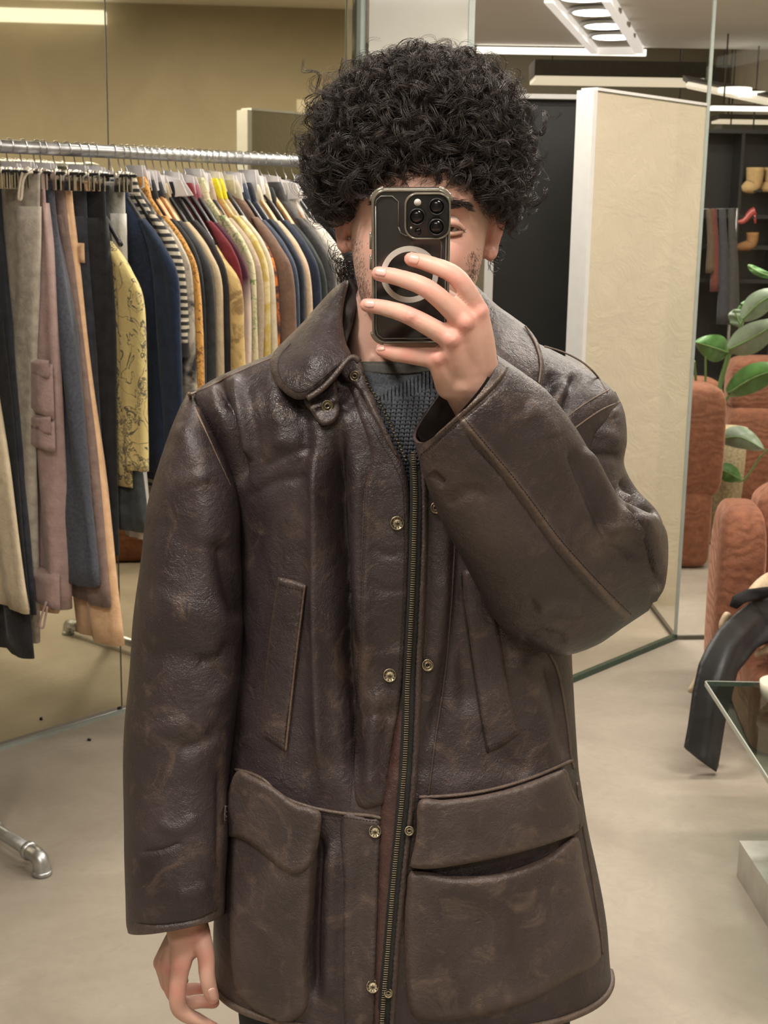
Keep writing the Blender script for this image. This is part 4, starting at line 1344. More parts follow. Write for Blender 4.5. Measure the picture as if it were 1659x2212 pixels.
# eyes, lids, brows
M['eye'] = plain('eye_white', (0.62, 0.56, 0.52), 0.15, var=0.03)
M['iris'] = plain('iris', (0.05, 0.03, 0.02), 0.1, var=0)
for sg in (-1, 1):
    ec = head_local(np.array([sg * .031, .0715, -.002]))
    e = MB().ball(ec, .0118, 12).build('eye', M['eye'], person)
    MB().ball(ec + np.array([0, -.0085, -.0005]), .0056, 10, (1, .7, 1)).build('iris', M['iris'], e)
    lid = [head_local(np.array([sg * x, y, z])) for x, y, z in ((.0165, .079, -.004), (.023, .0848, .0005), (.031, .0868, .0018), (.039, .0838, .0002), (.0465, .076, -.005))]
    v, f = tube_geo(crom(lid, 16), np.interp(np.linspace(0, 1, 16), [0, .5, 1], [.0024, .0046, .0026]), 8)
    mk('eyelid', v, f, M['skin'], person)
    low = [head_local(np.array([sg * x, y, z])) for x, y, z in ((.0165, .079, -.005), (.024, .083, -.0090), (.031, .084, -.0100), (.039, .081, -.0088), (.0465, .076, -.006))]
    v, f = tube_geo(crom(low, 14), .0024, 8)
    mk('eyelid', v, f, M['skin'], person)
    m = MB()
    for k in range(26):      # lashes
        u = k / 25
        b_ = crom(lid, 26)[k] + np.array([0, -.002, -.002])
        m.tube([b_, b_ + np.array([sg * (u - .4) * .004, -.004, -.003 + .002 * u])], [.00035, .0001], 4)
    m.build('eyelashes', M['stubble'], person)
    m = MB()
    for k in range(260):     # eyebrow
        u = random.random(); w = random.gauss(0, .0030) * (1.1 - .5 * u)
        x = .012 + .038 * u; zc = .0155 + .0085 * math.sin(u * 2.2) - .004 * u
        px_ = proj(head_local(np.array([[sg * x, .09, zc + w]])))
        b_ = BODY(px_)[0]
        d_ = np.array([sg * .0075, -.0012, .0020 - .004 * u + random.gauss(0, .001)])
        m.tube([b_ + [0, -.0002, 0], b_ + d_ * .6 + [0, -.0006, 0], b_ + d_], [.00030, .00024, .00006], 3, False)
    m.build('eyebrow', M['stubble'], person)

# stubble along the jaw
m = MB()
cnt = 0
jaw = [([(762, 520), (768, 580), (778, 625), (795, 655), (808, 668)], 9), ([(1032, 545), (1026, 590), (1012, 625)], 8)]
for pl, wd_ in jaw:
    q = crom(pl, 60)
    for k in range(1100 if wd_ == 9 else 520):
        i = random.randrange(60)
        xy = q[i] + np.array([random.gauss(0, wd_) + (5 if wd_ == 9 else -5), random.gauss(0, 6)])
        b_ = BODY([xy])[0]
        if b_[1] > 1.60 or b_[1] < 1.45: continue
        d_ = np.array([random.gauss(0, .0016), -.0010, -.0026 + random.gauss(0, .001)])
        m.tube([b_, b_ + d_ * .5 + [random.gauss(0, .0004), 0, 0], b_ + d_], [.00014, .00012, .00004], 3, False)
tag(m.build('beard_stubble', M['stubble'], person), kind='stuff')

# ---- curly hair: dark lumpy mass with thousands of curls on it
HCC = P(905, 322, 1.60)
def hair_r(dirs):
    """outer radius of the hair mass for unit directions (x right, y to camera, z up)"""
    x, y, z = dirs[:, 0], dirs[:, 1], dirs[:, 2]
    # silhouette radius by angle in the image plane (px), degrees from +x, counter-clockwise
    ang = np.degrees(np.arctan2(z, x)) % 360
    A = np.array([0, 15, 30, 45, 60, 75, 90, 105, 120, 135, 150, 165, 180, 195, 207, 218, 230, 250, 270, 290, 310, 322, 333, 345, 360])
    Rr = np.array([246, 243, 237, 231, 222, 212, 207, 208, 216, 222, 226, 238, 248, 254, 258, 258, 205, 150, 138, 150, 205, 252, 258, 252, 246]) / FPX * 1.60 / math.cos(TH) * 1.0
    sil = np.interp(ang, A, Rr)
    k = np.clip(np.abs(y), 0, 1)
    front = np.where(y > 0, 0.138, 0.130)
    return np.where(True, (sil ** -2.4 * (1 - k ** 2) ** 1.2 + front ** -2.4 * k ** 2.4) ** (-1 / 2.4), 0)
def hair_w(loc):
    return HCC + np.stack([loc[..., 0], -loc[..., 1], loc[..., 2]], -1)
def lumps(d):
    r = np.random.default_rng(3)
    s = np.zeros(len(d))
    for k in range(60):
        c_ = r.normal(size=3); c_ /= np.linalg.norm(c_)
        s += r.uniform(.3, 1) * np.exp(-((1 - d @ c_) / .02))
    return np.clip(s, 0, 1.3)
nz2, nu2 = 90, 160
ph = np.linspace(-math.pi / 2, math.pi / 2, nz2); th = np.arange(nu2) * 2 * math.pi / nu2
D = np.stack([np.cos(ph)[:, None] * np.cos(th), np.cos(ph)[:, None] * np.sin(th), np.repeat(np.sin(ph)[:, None], nu2, 1)], -1).reshape(-1, 3)
rad = hair_r(D) * (0.76 + 0.08 * lumps(D))
hvv = hair_w(D * rad[:, None])
hg = grid_faces(nz2, nu2)
# keep the mass off the face: drop faces in front of the face below the fringe line
hp = proj(hvv)
fr_x = np.array([640, 690, 715, 752, 768, 790, 850, 950, 1020, 1040, 1060, 1090, 1110, 1200]); fr_y = np.array([525, 505, 480, 474, 455, 420, 402, 396, 410, 448, 478, 488, 505, 525])
def fringe(x): return np.interp(x, fr_x, fr_y)
isface = (hvv[:, 1] < HC[1] + .02) & (hp[:, 1] > fringe(hp[:, 0]) - 6)
hvv[isface, 1] = np.maximum(hvv[isface, 1], HC[1] + .02)
lowb = hp[:, 1] > 560
keep = ~(isface | lowb)[hg].all(1)
hair = mk('hair', hvv, hg[keep], M['hair_mass'], person)

def curl_mesh(n_clumps, per, npts, rmin, rmax, seed, len_rng, cr_rng, r_lo, r_hi, name, front_bias=True, only_front=False):
    r = np.random.default_rng(seed)
    allp = []
    tries = 0
    while len(allp) < n_clumps * per and tries < n_clumps * 14:
        tries += 1
        d = r.normal(size=3); d /= np.linalg.norm(d)
        if front_bias and d[1] < -0.35 and r.random() < 0.75: continue
        if d[2] < -0.75: continue
        if only_front and d[1] < 0.55: continue
        R0 = hair_r(d[None])[0]
        rho = R0 * r.uniform(r_lo, r_hi)
        base = d * rho
        bw_ = hair_w(base[None])[0]; bp = proj(bw_[None])[0]
        if bp[1] > 575: continue
        if bw_[1] < HC[1] + .03 and bp[1] > fringe(bp[0]) + r.normal(0, 3) - 2: continue
        if bp[1] > 470 and 770 < bp[0] < 1030: continue
        # curl axis: mostly tangential, hanging a little
        tg = r.normal(size=3) + np.array([0, 0, -0.7]) + d * r.uniform(-.1, .45)
        tg -= d * (tg @ d) * 0.75
        tg /= np.linalg.norm(tg)
        L = r.uniform(*len_rng); cr = r.uniform(*cr_rng)
        turns = r.uniform(0.9, 2.0) * L / .040
        n1 = np.cross(tg, d); n1 /= (np.linalg.norm(n1) + 1e-9); n2 = np.cross(tg, n1)
        ph0 = r.uniform(0, 6.28); hand = r.choice([-1, 1])
        s = np.linspace(0, 1, npts)
        bend = d * (-0.55 * L * s ** 2)[:, None] * r.uniform(0, 1)
        ctr = base + tg * (s * L)[:, None] + bend
        crs = cr * (0.55 + 0.6 * np.sin(np.pi * np.clip(s * .9 + .1, 0, 1)))
        for j in range(per):
            o = ph0 + r.normal(0, .35); c2 = crs * r.uniform(.75, 1.2)
            a = hand * (2 * math.pi * turns * s) + o
            jit = r.normal(0, .0011, 3)
            pth = ctr + jit + (np.cos(a) * c2)[:, None] * n1 + (np.sin(a) * c2)[:, None] * n2 + r.normal(0, .00025, (npts, 3))
            w_ = hair_w(pth); q = proj(w_)
            for _ in range(3):
                ex = np.where(w_[:, 1] < HC[1] + .03, q[:, 1] - fringe(q[:, 0]) - 14, -1).max()
                if ex <= 0: break
                w_ = w_ + np.array([0, -.002, (ex + 3) / FPX * 1.5]); q = proj(w_)
            if ex > 0 or q[:, 1].min() < 70: continue
            allp.append(w_)
    Pp = np.array(allp)                      # (K, npts, 3)
    K = len(Pp)
    t = np.gradient(Pp, axis=1); t /= (np.linalg.norm(t, axis=2)[..., None] + 1e-9)
    ref = np.array([0.31, 0.52, 0.79]); a = np.cross(t, ref); a /= (np.linalg.norm(a, axis=2)[..., None] + 1e-9); b = np.cross(t, a)
    rr = r.uniform(rmin, rmax, K)[:, None] * np.interp(np.linspace(0, 1, npts), [0, .6, 1], [1, .9, .35])[None]
    vs = np.stack([Pp + rr[..., None] * (math.cos(x) * a + math.sin(x) * b) for x in (0, 2.094, 4.189)], 2)   # K,npts,3,3
    k = np.arange(K)[:, None, None] * npts * 3; i = np.arange(npts - 1)[None, :, None] * 3; c = np.arange(3)[None, None, :]; c2 = (c + 1) % 3
    F_ = np.stack([k + i + c, k + i + c2, k + i + 3 + c2, k + i + 3 + c], -1).reshape(-1, 4)
    o = mk(name, vs.reshape(-1, 3), F_, M['hair'], hair)
    return tag(o, kind='stuff')
curl_mesh(1500, 8, 20, .00020, .00036, 11, (.030, .062), (.0045, .0120), 0.72, 0.92, 'curls')
curl_mesh(260, 3, 22, .00014, .00024, 12, (.025, .055), (.006, .013), 0.90, 0.99, 'flyaway_curls', False)
curl_mesh(420, 7, 20, .00020, .00036, 17, (.028, .055), (.005, .0115), 0.80, 0.93, 'front_curls', True, True)
# nape curls beside the ears
r_ = np.random.default_rng(5); m = MB()
for (x0, y0, x1, y1, n_) in ((722, 525, 748, 585, 26), (752, 560, 765, 625, 40), (1075, 520, 1062, 556, 12)):
    for k in range(n_):
        u = r_.random(); b_ = P(x0 + (x1 - x0) * u + r_.normal(0, 5), y0 + (y1 - y0) * u + r_.normal(0, 5), 1.635 + r_.normal(0, .008))
        a_ = np.linspace(0, r_.uniform(5, 10), 16) + r_.uniform(0, 6); cr = r_.uniform(.004, .009)
        pts = b_ + np.stack([np.cos(a_) * cr, np.full(16, 0) + np.linspace(0, .01, 16), np.sin(a_) * cr - np.linspace(0, .02, 16)], 1)
        m.tube(pts, .00035, 3, False)
tag(m.build('nape_curls', M['hair'], hair), kind='stuff')
# thin locks on the forehead
for pts in ([(868, 384), (880, 398), (884, 408), (878, 404)], [(948, 380), (946, 392), (938, 402), (930, 406)], [(845, 386), (842, 398), (840, 410)], [(872, 386), (878, 400), (882, 412)], [(952, 380), (944, 398), (936, 408)]):
    b_ = PX(crom(pts, 12), np.full(12, HC[1] - .098)); v, f = tube_geo(b_, np.linspace(.0006, .0002, 12), 4); mk('forehead_lock', v, f, M['hair'], hair)
# ------------------------------------------------------------------ sweater, tee, trousers
SWS = [(620, 1950, 1140, 1950, 1.62, .100), (610, 1500, 1150, 1500, 1.62, .100), (600, 1150, 1165, 1150, 1.62, .104), (590, 1040, 1180, 1040, 1.62, .116), (560, 950, 1200, 950, 1.62, .120), (560, 880, 1210, 880, 1.62, .105),
       (640, 835, 1120, 835, 1.62, .09), (728, 800, 1030, 800, 1.615, .074), (748, 772, 1012, 772, 1.612, .069)]
sv, sf = loft(SWS, 90, 96, 2.2)
sweater = mk('sweater', sv[:78].reshape(-1, 3), grid_faces(78, 96), M['knit'], person)
SW = Surf([(sv, sf)], 1.52)
def knit_cols(name, region, pitch, rows, r, vee):
    """knitted columns: V stitches (vee) or rib cords, as real yarn loops"""
    m_ = MB(); reg = np.array(region, float)
    lo, hi = reg.min(0), reg.max(0)
    u = lo[0] - 60
    while u < hi[0] + 60:
        if vee:
            y = lo[1]
            while y < hi[1]:
                x = u - .12 * (y - 900)
                if inpoly([(x, y)], reg)[0]:
                    for sg in (-1, 1):
                        a = SW([(x + sg * pitch * .46, y - rows * .75), (x + sg * pitch * .28, y - rows * .1), (x + sg * pitch * .08, y + rows * .5)])
                        a[:, 1] -= [.0015, .0035, .0015]
                        m_.tube(a, [r * .8, r, r * .7], 6)
                y += rows
        else:
            seg = []
            for y in np.arange(lo[1], hi[1], 5):
                x = u + .02 * (y - 840)
                if inpoly([(x, y)], reg)[0]: seg.append((x, y))
            if len(seg) > 2:
                a = SW(seg); a[:, 1] -= .002
                m_.tube(a, r * (1 + .12 * np.sin(np.arange(len(a)) * 2.1)), 7)
        u += pitch
    return tag(m_.build(name, M['knit'], sweater), kind='stuff')
knit_cols('knit_stitches', [(800, 872), (850, 866), (945, 838), (960, 870), (935, 960), (908, 1060), (880, 1050), (858, 990), (820, 920)], 11.5, 8.6, .0019, True)
knit_cols('neck_rib', [(795, 862), (822, 848), (870, 823), (935, 794), (965, 800), (962, 836), (905, 856), (830, 884), (805, 884)], 8.2, 0, .0019, False)
tv2, tf2 = loft([(700, 880, 1060, 880, 1.618, .098), (728, 830, 1030, 830, 1.615, .080), (744, 795, 1014, 795, 1.612, .0715), (749, 781, 1010, 781, 1.611, .069)], 40, 90, 2.2)
tee = mk('t_shirt', tv2.reshape(-1, 3), tf2, M['tee'], person)
TE = Surf([(tv2, tf2)], 1.54)
patch('neck_band', [(752, 781), (800, 785), (860, 787), (930, 783), (1000, 778), (1000, 798), (930, 804), (860, 810), (800, 806), (760, 800)], TE, M['tee'], tee, h=0.0022, edge=5, step=2.4, back=0.001,
      relief=lambda xy, d: 0.0005 * np.sin(xy[:, 0] * 2 * math.pi / 4.2))
jeans_m = MB()
for (x0, x1) in ((495, 860), (870, 1240)):
    cxs = (x0 + x1) / 2
    v, f = loft([(x0, 1980, x1, 1980, 1.62, .10), (x0 + 8, 2212, x1 - 8, 2212, 1.62, .095), (x0 + 40, 2900, x1 - 40, 2900, 1.63, .075), (x0 + 60, 3900, x1 - 60, 3900, 1.66, .06)], 24, 28, 2.2)
    z0 = v[..., 2].max(); z1 = v[..., 2].min()
    v[..., 2] = 0.06 + (v[..., 2] - z1) / (z0 - z1) * (z0 - 0.06)
    f = [tuple(q) for q in f] + [tuple(range(28))[::-1], tuple(23 * 28 + k for k in range(28))]
    jeans_m.add(v.reshape(-1, 3), f)
    jx = float(v[-1][:, 0].mean()); jy = float(v[-1][:, 1].mean())
    sh = puff('shoe', (jx, jy - .06, .05), (.10, .28, .10), M['shoe'], person, .55)
jeans_m.build('jeans', M['denim_black'], person)

# ------------------------------------------------------------------ leather jacket: trunk shell
TS = [(468, 2100, 1320, 2098, 1.60, .168, 0, -125), (466, 2000, 1309, 2000, 1.60, .166, 0, -70), (474, 1900, 1291, 1900, 1.605, .163, 0, -28), (482, 1800, 1272, 1800, 1.61, .160), (488, 1700, 1252, 1700, 1.61, .156), (490, 1640, 1244, 1640, 1.615, .154),
      (500, 1500, 1237, 1500, 1.62, .152), (516, 1400, 1233, 1400, 1.62, .152), (522, 1250, 1234, 1250, 1.62, .153), (518, 1120, 1248, 1120, 1.62, .152), (490, 1010, 1285, 1010, 1.62, .148), (442, 910, 1318, 910, 1.62, .138),
      (418, 860, 1334, 862, 1.625, .122), (450, 828, 1300, 822, 1.63, .112), (512, 794, 1245, 785, 1.63, .102), (585, 762, 1185, 750, 1.63, .094), (655, 730, 1120, 722, 1.625, .086), (715, 700, 1060, 700, 1.62, .080), (735, 672, 1030, 672, 1.62, .078)]
tv, tf = loft(TS, 430, 460, 2.35)
tv = waves(tv, 0.0016, 26, 21)
TF = [  # drape of the front panels, in pixels of the photograph
    ([(680, 900), (688, 1100), (690, 1300), (690, 1500), (705, 1740)], 0.013, 22), ([(684, 930), (686, 1200), (690, 1500), (700, 1720)], 0.006, 9), ([(735, 900), (735, 1050), (740, 1250), (752, 1450), (765, 1650), (772, 1760)], -0.018, 17), ([(737, 930), (737, 1060), (742, 1250), (754, 1450), (766, 1650), (772, 1756)], -0.016, 8, 'v'), ([(780, 960), (770, 1120), (775, 1300), (785, 1500)], 0.006, 22),
    ([(520, 820), (540, 900), (560, 1000)], -0.004, 16), ([(470, 800), (480, 860), (510, 960), (525, 1060)], -0.015, 11), ([(505, 800), (520, 880), (545, 1000)], 0.009, 13), ([(590, 800), (600, 900), (615, 980)], 0.005, 22),
    ([(640, 830), (660, 930), (672, 1000)], -0.005, 16), ([(560, 990), (600, 960), (660, 955)], 0.003, 24), ([(570, 1010), (640, 975), (680, 970)], -0.002, 9), ([(530, 1080), (600, 1040), (680, 1030)], -0.003, 12),
    ([(800, 1180), (840, 1200), (880, 1190)], -0.002, 8), ([(790, 1250), (830, 1275), (880, 1270)], -0.002, 8), ([(780, 1400), (820, 1420), (880, 1405)], 0.002, 12), ([(770, 1560), (815, 1540), (850, 1560)], -0.003, 12),
    ([(820, 1470), (800, 1600), (795, 1730)], 0.005, 16), ([(845, 1500), (835, 1620), (830, 1730)], -0.006, 14),
    ([(990, 1240), (1000, 1400), (1010, 1560)], -0.006, 22), ([(950, 1050), (970, 1200), (960, 1350), (930, 1560)], 0.004, 22), ([(980, 1130), (985, 1280), (955, 1480), (920, 1640)], -0.008, 16),
    ([(1110, 1400), (1150, 1500), (1190, 1640)], 0.006, 26), ([(1180, 1420), (1205, 1520), (1220, 1640)], -0.006, 14), ([(1040, 1560), (1090, 1640), (1150, 1680)], -0.003, 18),
    ([(690, 1790), (682, 1950), (680, 2180)], -0.020, 12), ([(720, 1800), (715, 1950), (712, 2180)], 0.008, 18), ([(800, 1760), (780, 1950), (770, 2180)], -0.005, 20),
    ([(1230, 820), (1190, 880), (1170, 940)], 0.007, 16), ([(1250, 800), (1225, 860), (1215, 930)], -0.006, 10), ([(1200, 800), (1180, 850), (1150, 900)], -0.006, 14),
    ([(1190, 1100), (1190, 1300)], -0.006, 30),
]
tv = folds(tv, TF)
TB = Surf([(tv, tf)], 1.5)
hole = [(700, 640), (738, 700), (745, 745), (765, 800), (800, 868), (838, 930), (866, 985), (880, 1030), (884, 1085), (893, 1085), (897, 1020), (905, 985), (960, 930), (1040, 850), (1060, 760), (1060, 640)]
flat = tv.reshape(-1, 3); tp = proj(flat)
infr = inpoly(tp, hole) & (flat[:, 1] < 1.62)
kf = ~infr[tf].any(1)
jacket = mk('jacket', flat, tf[kf], M['leather'], person)
sol = jacket.modifiers.new('thickness', 'SOLIDIFY'); sol.thickness = 0.003; sol.offset = -1
jacket['label'] = 'worn dark brown leather jacket, unzipped at the neck'

# ---- sleeves
SL = [(404, 852, 424, 848, 1.622, .015), (388, 885, 446, 890, 1.615, .05), (366, 940, 470, 945, 1.608, .072), (344, 1010, 496, 1010, 1.602, .084), (324, 1090, 518, 1090, 1.60, .090), (309, 1200, 524, 1200, 1.598, .095), (296, 1320, 526, 1320, 1.59, .095),
      (287, 1440, 520, 1440, 1.585, .090), (278, 1560, 502, 1560, 1.575, .085), (270, 1680, 490, 1680, 1.565, .080), (271, 1800, 488, 1795, 1.55, .077), (273, 1900, 482, 1890, 1.54, .074), (276, 1985, 479, 1960, 1.533, .071, 0, -6), (281, 2012, 475, 1974, 1.53, .069, 0, -14)]
lv, lf_ = loft(SL, 320, 200, 2.2)
lv = waves(lv, 0.0016, 30, 5)
LF = [([(310, 1380), (380, 1330), (450, 1330), (515, 1350)], 0.004, 36), ([(300, 1430), (370, 1410), (450, 1440), (510, 1480)], -0.004, 28), ([(470, 1160), (490, 1250), (515, 1350)], -0.010, 22), ([(420, 1010), (440, 1100), (450, 1180)], 0.004, 24),
      ([(500, 1380), (470, 1420), (420, 1430)], -0.004, 14), ([(505, 1420), (480, 1490), (440, 1520)], 0.003, 18), ([(480, 1560), (440, 1600), (380, 1620)], -0.004, 16), ([(300, 1600), (360, 1570), (420, 1570)], 0.004, 22),
      ([(300, 1840), (350, 1835), (400, 1815)], -0.003, 7), ([(340, 1770), (380, 1790), (430, 1760)], 0.003, 14), ([(380, 1935), (420, 1925), (450, 1905)], 0.003, 14), ([(279, 1990), (330, 1997), (390, 1993), (440, 1981), (478, 1958)], -0.003, 5), ([(300, 1920), (325, 1890)], -0.002, 6),
      ([(395, 910), (420, 980), (440, 1050)], 0.004, 20), ([(360, 1110), (400, 1200), (360, 1300)], -0.003, 26), ([(472, 1650), (470, 1750), (470, 1900)], -0.005, 8)]
lv = folds(lv, LF)
LS = Surf([(lv, lf_)], 1.52)
sl1 = mk('sleeve', lv.reshape(-1, 3), lf_, M['leather'], jacket, True, None, wear_lines(lv, [([(281, 2014), (380, 2018), (475, 1978)], .35, 16), ([(400, 850), (360, 950), (322, 1090)], .25, 22), ([(472, 1640), (474, 1760), (466, 1850), (470, 1960)], .4, 9)]))
sl1.modifiers.new('thickness', 'SOLIDIFY').thickness = 0.003
# upper arm of the raised sleeve
UA = [(1222, 862, 1330, 846, 1.63, .03), (1190, 900, 1350, 892, 1.625, .065), (1180, 960, 1354, 950, 1.62, .080), (1180, 1040, 1346, 1005, 1.62, .085), (1190, 1110, 1372, 1060, 1.62, .085), (1210, 1180, 1420, 1115, 1.615, .085), (1230, 1240, 1440, 1190, 1.61, .08), (1260, 1300, 1438, 1262, 1.60, .07), (1310, 1330, 1420, 1298, 1.59, .04)]
uv, uf = loft(UA, 150, 150, 2.2)
uv = waves(uv, 0.0014, 30, 8)
uv = folds(uv, [([(1250, 940), (1300, 935), (1345, 960)], 0.004, 16), ([(1270, 985), (1310, 985), (1345, 990)], -0.004, 10), ([(1340, 1030), (1380, 1085), (1425, 1115)], -0.010, 9), ([(1335, 1060), (1375, 1120), (1430, 1135)], 0.010, 11), ([(1330, 1090), (1380, 1150), (1425, 1160)], -0.012, 9),
                ([(1360, 1120), (1400, 1165), (1425, 1250)], 0.008, 12), ([(1400, 1140), (1420, 1200), (1428, 1270)], -0.007, 8), ([(1300, 870), (1330, 900)], 0.003, 10)])
US = Surf([(uv, uf)], 1.55)
mk('sleeve_upper', uv.reshape(-1, 3), np.concatenate([uf]), M['leather'], jacket)
# forearm of the raised sleeve
FA = [(1072, 762, 896, 952, 1.375, .058, -24, -22), (1096, 778, 903, 985, 1.378, .062, -12, -11), (1135, 805, 922, 1045, 1.385, .068), (1185, 845, 952, 1115, 1.40, .074), (1240, 920, 995, 1205, 1.425, .080), (1290, 1005, 1040, 1290, 1.455, .084), (1335, 1070, 1092, 1360, 1.485, .086),
      (1385, 1100, 1150, 1396, 1.51, .084), (1420, 1118, 1215, 1413, 1.53, .078), (1440, 1150, 1285, 1392, 1.545, .066), (1443, 1210, 1345, 1352, 1.555, .05), (1438, 1262, 1400, 1318, 1.56, .025)]
FSEAM = [(974, 884), (992, 900), (1042, 960), (1097, 1025), (1142, 1085), (1192, 1155), (1242, 1215), (1297, 1275), (1354, 1332)]
CSEAM = [(1098, 778), (1078, 815), (1042, 853), (1002, 888), (976, 910), (944, 938), (912, 975)]
fv, ff = loft(FA, 330, 300, 2.25)
fv = waves(fv, 0.0015, 30, 9)
fv = folds(fv, [([(1230, 960), (1270, 1060), (1300, 1130), (1330, 1180)], -0.008, 12), ([(1260, 960), (1310, 1060), (1345, 1150)], 0.006, 14), ([(1335, 1085), (1370, 1150), (1395, 1230), (1425, 1290)], 0.009, 9, 'v'), ([(1355, 1080), (1395, 1150), (1415, 1220), (1436, 1280)], -0.013, 11),
                ([(1300, 1150), (1350, 1140), (1380, 1160)], 0.006, 14), ([(1290, 1180), (1340, 1190), (1380, 1210)], -0.004, 10), ([(960, 1090), (1010, 1060), (1060, 1070)], -0.003, 14), ([(1000, 1000), (1050, 1010), (1090, 1060)], 0.002, 18), ([(930, 1020), (960, 1050)], -0.004, 8),
                ([(1130, 880), (1170, 900), (1200, 950)], 0.004, 22), ([(1150, 1310), (1200, 1290), (1260, 1300)], 0.004, 20), ([(1120, 1390), (1170, 1370), (1230, 1385)], -0.003, 12),
                (FSEAM, 0.0035, 9), ([(x - 7, y + 7) for x, y in FSEAM], -0.0035, 5), (CSEAM, 0.0025, 7), ([(x + 8, y + 6) for x, y in CSEAM], -0.0022, 5)])
FS = Surf([(fv, ff)], 1.42)
sl2 = mk('sleeve', fv.reshape(-1, 3), ff, M['leather'], jacket, True, None, wear_lines(fv, [(FSEAM, .75, 8), (CSEAM, .5, 9), ([(1072, 764), (1040, 810), (968, 884), (898, 952)], .45, 14), ([(930, 1000), (1000, 1060), (1060, 1150)], .22, 60), ([(1290, 1180), (1340, 1150)], .35, 30), ([(1420, 1150), (1436, 1230)], .35, 18)]))
sl2.modifiers.new('thickness', 'SOLIDIFY').thickness = 0.003
# dark lining inside both cuffs
iv, if_ = loft([(1060, 775, 905, 945, 1.376, .052, -20, -18), (1110, 815, 940, 1010, 1.39, .045), (1170, 900, 1000, 1100, 1.41, .02)], 20, 60, 2.2)
mk('cuff_lining', iv.reshape(-1, 3), if_, M['lining'], jacket)
iv, if_ = loft([(290, 2004, 466, 1968, 1.53, .060, 0, -13), (300, 1960, 460, 1930, 1.535, .05), (350, 1900, 430, 1890, 1.54, .02)], 20, 60, 2.2)
mk('cuff_lining', iv.reshape(-1, 3), if_, M['lining'], jacket)
# cuff bands and sleeve seams
LT_ = M['leather_trim']
seam('cuff_seam', [(279, 1990), (320, 1995), (380, 1993), (430, 1982), (478, 1958)], LS, LT_, jacket, .0016)
seam('sleeve_seam', [(468, 1640), (474, 1760), (466, 1850), (470, 1960)], LS, LT_, jacket, .0018, wear=.3)
seam('armhole_seam', [(408, 850), (420, 880), (440, 925), (462, 975), (487, 1030), (512, 1085)], Surf([(tv, tf), (lv, lf_)], 1.55), LT_, jacket, .0021, .0030, wear=.8)
TL_ = Surf([(tv, tf), (lv, lf_), (uv, uf)], 1.55)
stitches('armhole_stitching', [[(428, 862), (448, 905), (470, 955), (494, 1010), (516, 1060)]], TL_, M['thread'], jacket, off=.002)
seam('armhole_seam', [(1338, 868), (1300, 885), (1262, 910), (1222, 940)], TL_, LT_, jacket, .0012, .0003, wear=.4)
seam('armhole_seam', [(1316, 842), (1280, 862), (1245, 885), (1212, 912)], TL_, LT_, jacket, .0010, .0003, wear=.4)
seam('shoulder_piping', [(600, 768), (545, 790), (490, 815), (445, 838), (412, 852)], TL_, LT_, jacket, .0016, .0003, wear=.6)
seam('shoulder_piping', [(1176, 748), (1220, 762), (1262, 785), (1292, 815), (1312, 848)], TL_, LT_, jacket, .0012, -.0003, wear=.5)
# forearm seam running from cuff to elbow, and cuff seam
stitches('forearm_stitching', [[(1002, 902), (1052, 962), (1106, 1026), (1152, 1086), (1202, 1154), (1252, 1212), (1306, 1270), (1362, 1326)]], FS, M['thread'], jacket)
stitches('cuff_stitching', [[(905, 985), (945, 952), (985, 920)]], FS, M['thread'], jacket)

# ---- front placket (image left) with its rolled edge and snap studs
plack = patch('placket_flap', [(742, 802), (760, 800), (795, 862), (838, 940), (868, 995), (884, 1060), (886, 1180), (882, 1330), (874, 1450), (862, 1530), (846, 1620), (834, 1730), (826, 1740), (770, 1735), (768, 1600), (775, 1400), (780, 1200), (785, 1080), (800, 980), (770, 880)],
              TB, M['leather'], jacket, h=0.006, edge=14, step=7, back=0.003, wear=.35, wearw=5, pucker=.0002)
PLK = Surf([(tv - 0.0, tf)], 1.5)
stitches('placket_stitching', [[(790, 1040), (784, 1200), (776, 1380), (770, 1500), (762, 1640), (756, 1740)], [(780, 880), (822, 955), (852, 1005), (870, 1060), (873, 1180), (869, 1330), (861, 1450)]], TB, M['thread'], jacket, off=0.0066)
# neck tab of the placket with a snap ring
patch('neck_tab', [(732, 800), (742, 784), (770, 774), (786, 800), (800, 842), (836, 930), (858, 985), (838, 960), (806, 900), (775, 842), (742, 818)], TB, M['leather'], jacket, h=0.006, edge=8, step=5, back=0.002, zoff=.006, wear=.5, wearw=5)
# reddish inner facing below
patch('inner_facing', [(862, 1540), (880, 1545), (872, 1640), (868, 1720), (858, 1850), (845, 2000), (834, 2120), (826, 2230), (806, 2230), (812, 2080), (818, 1900), (822, 1760), (842, 1640)], TB, M['leather_red'], jacket, h=0.006, edge=16, step=7, back=0.003, zoff=.001)
# skirt strip between the placket and the pocket
patch('lower_placket', [(738, 1762), (800, 1768), (822, 1772), (818, 1900), (812, 2080), (806, 2230), (748, 2230), (742, 2050), (742, 1900)], TB, M['leather_worn'], jacket, h=0.004, edge=10, step=8, back=0.003)

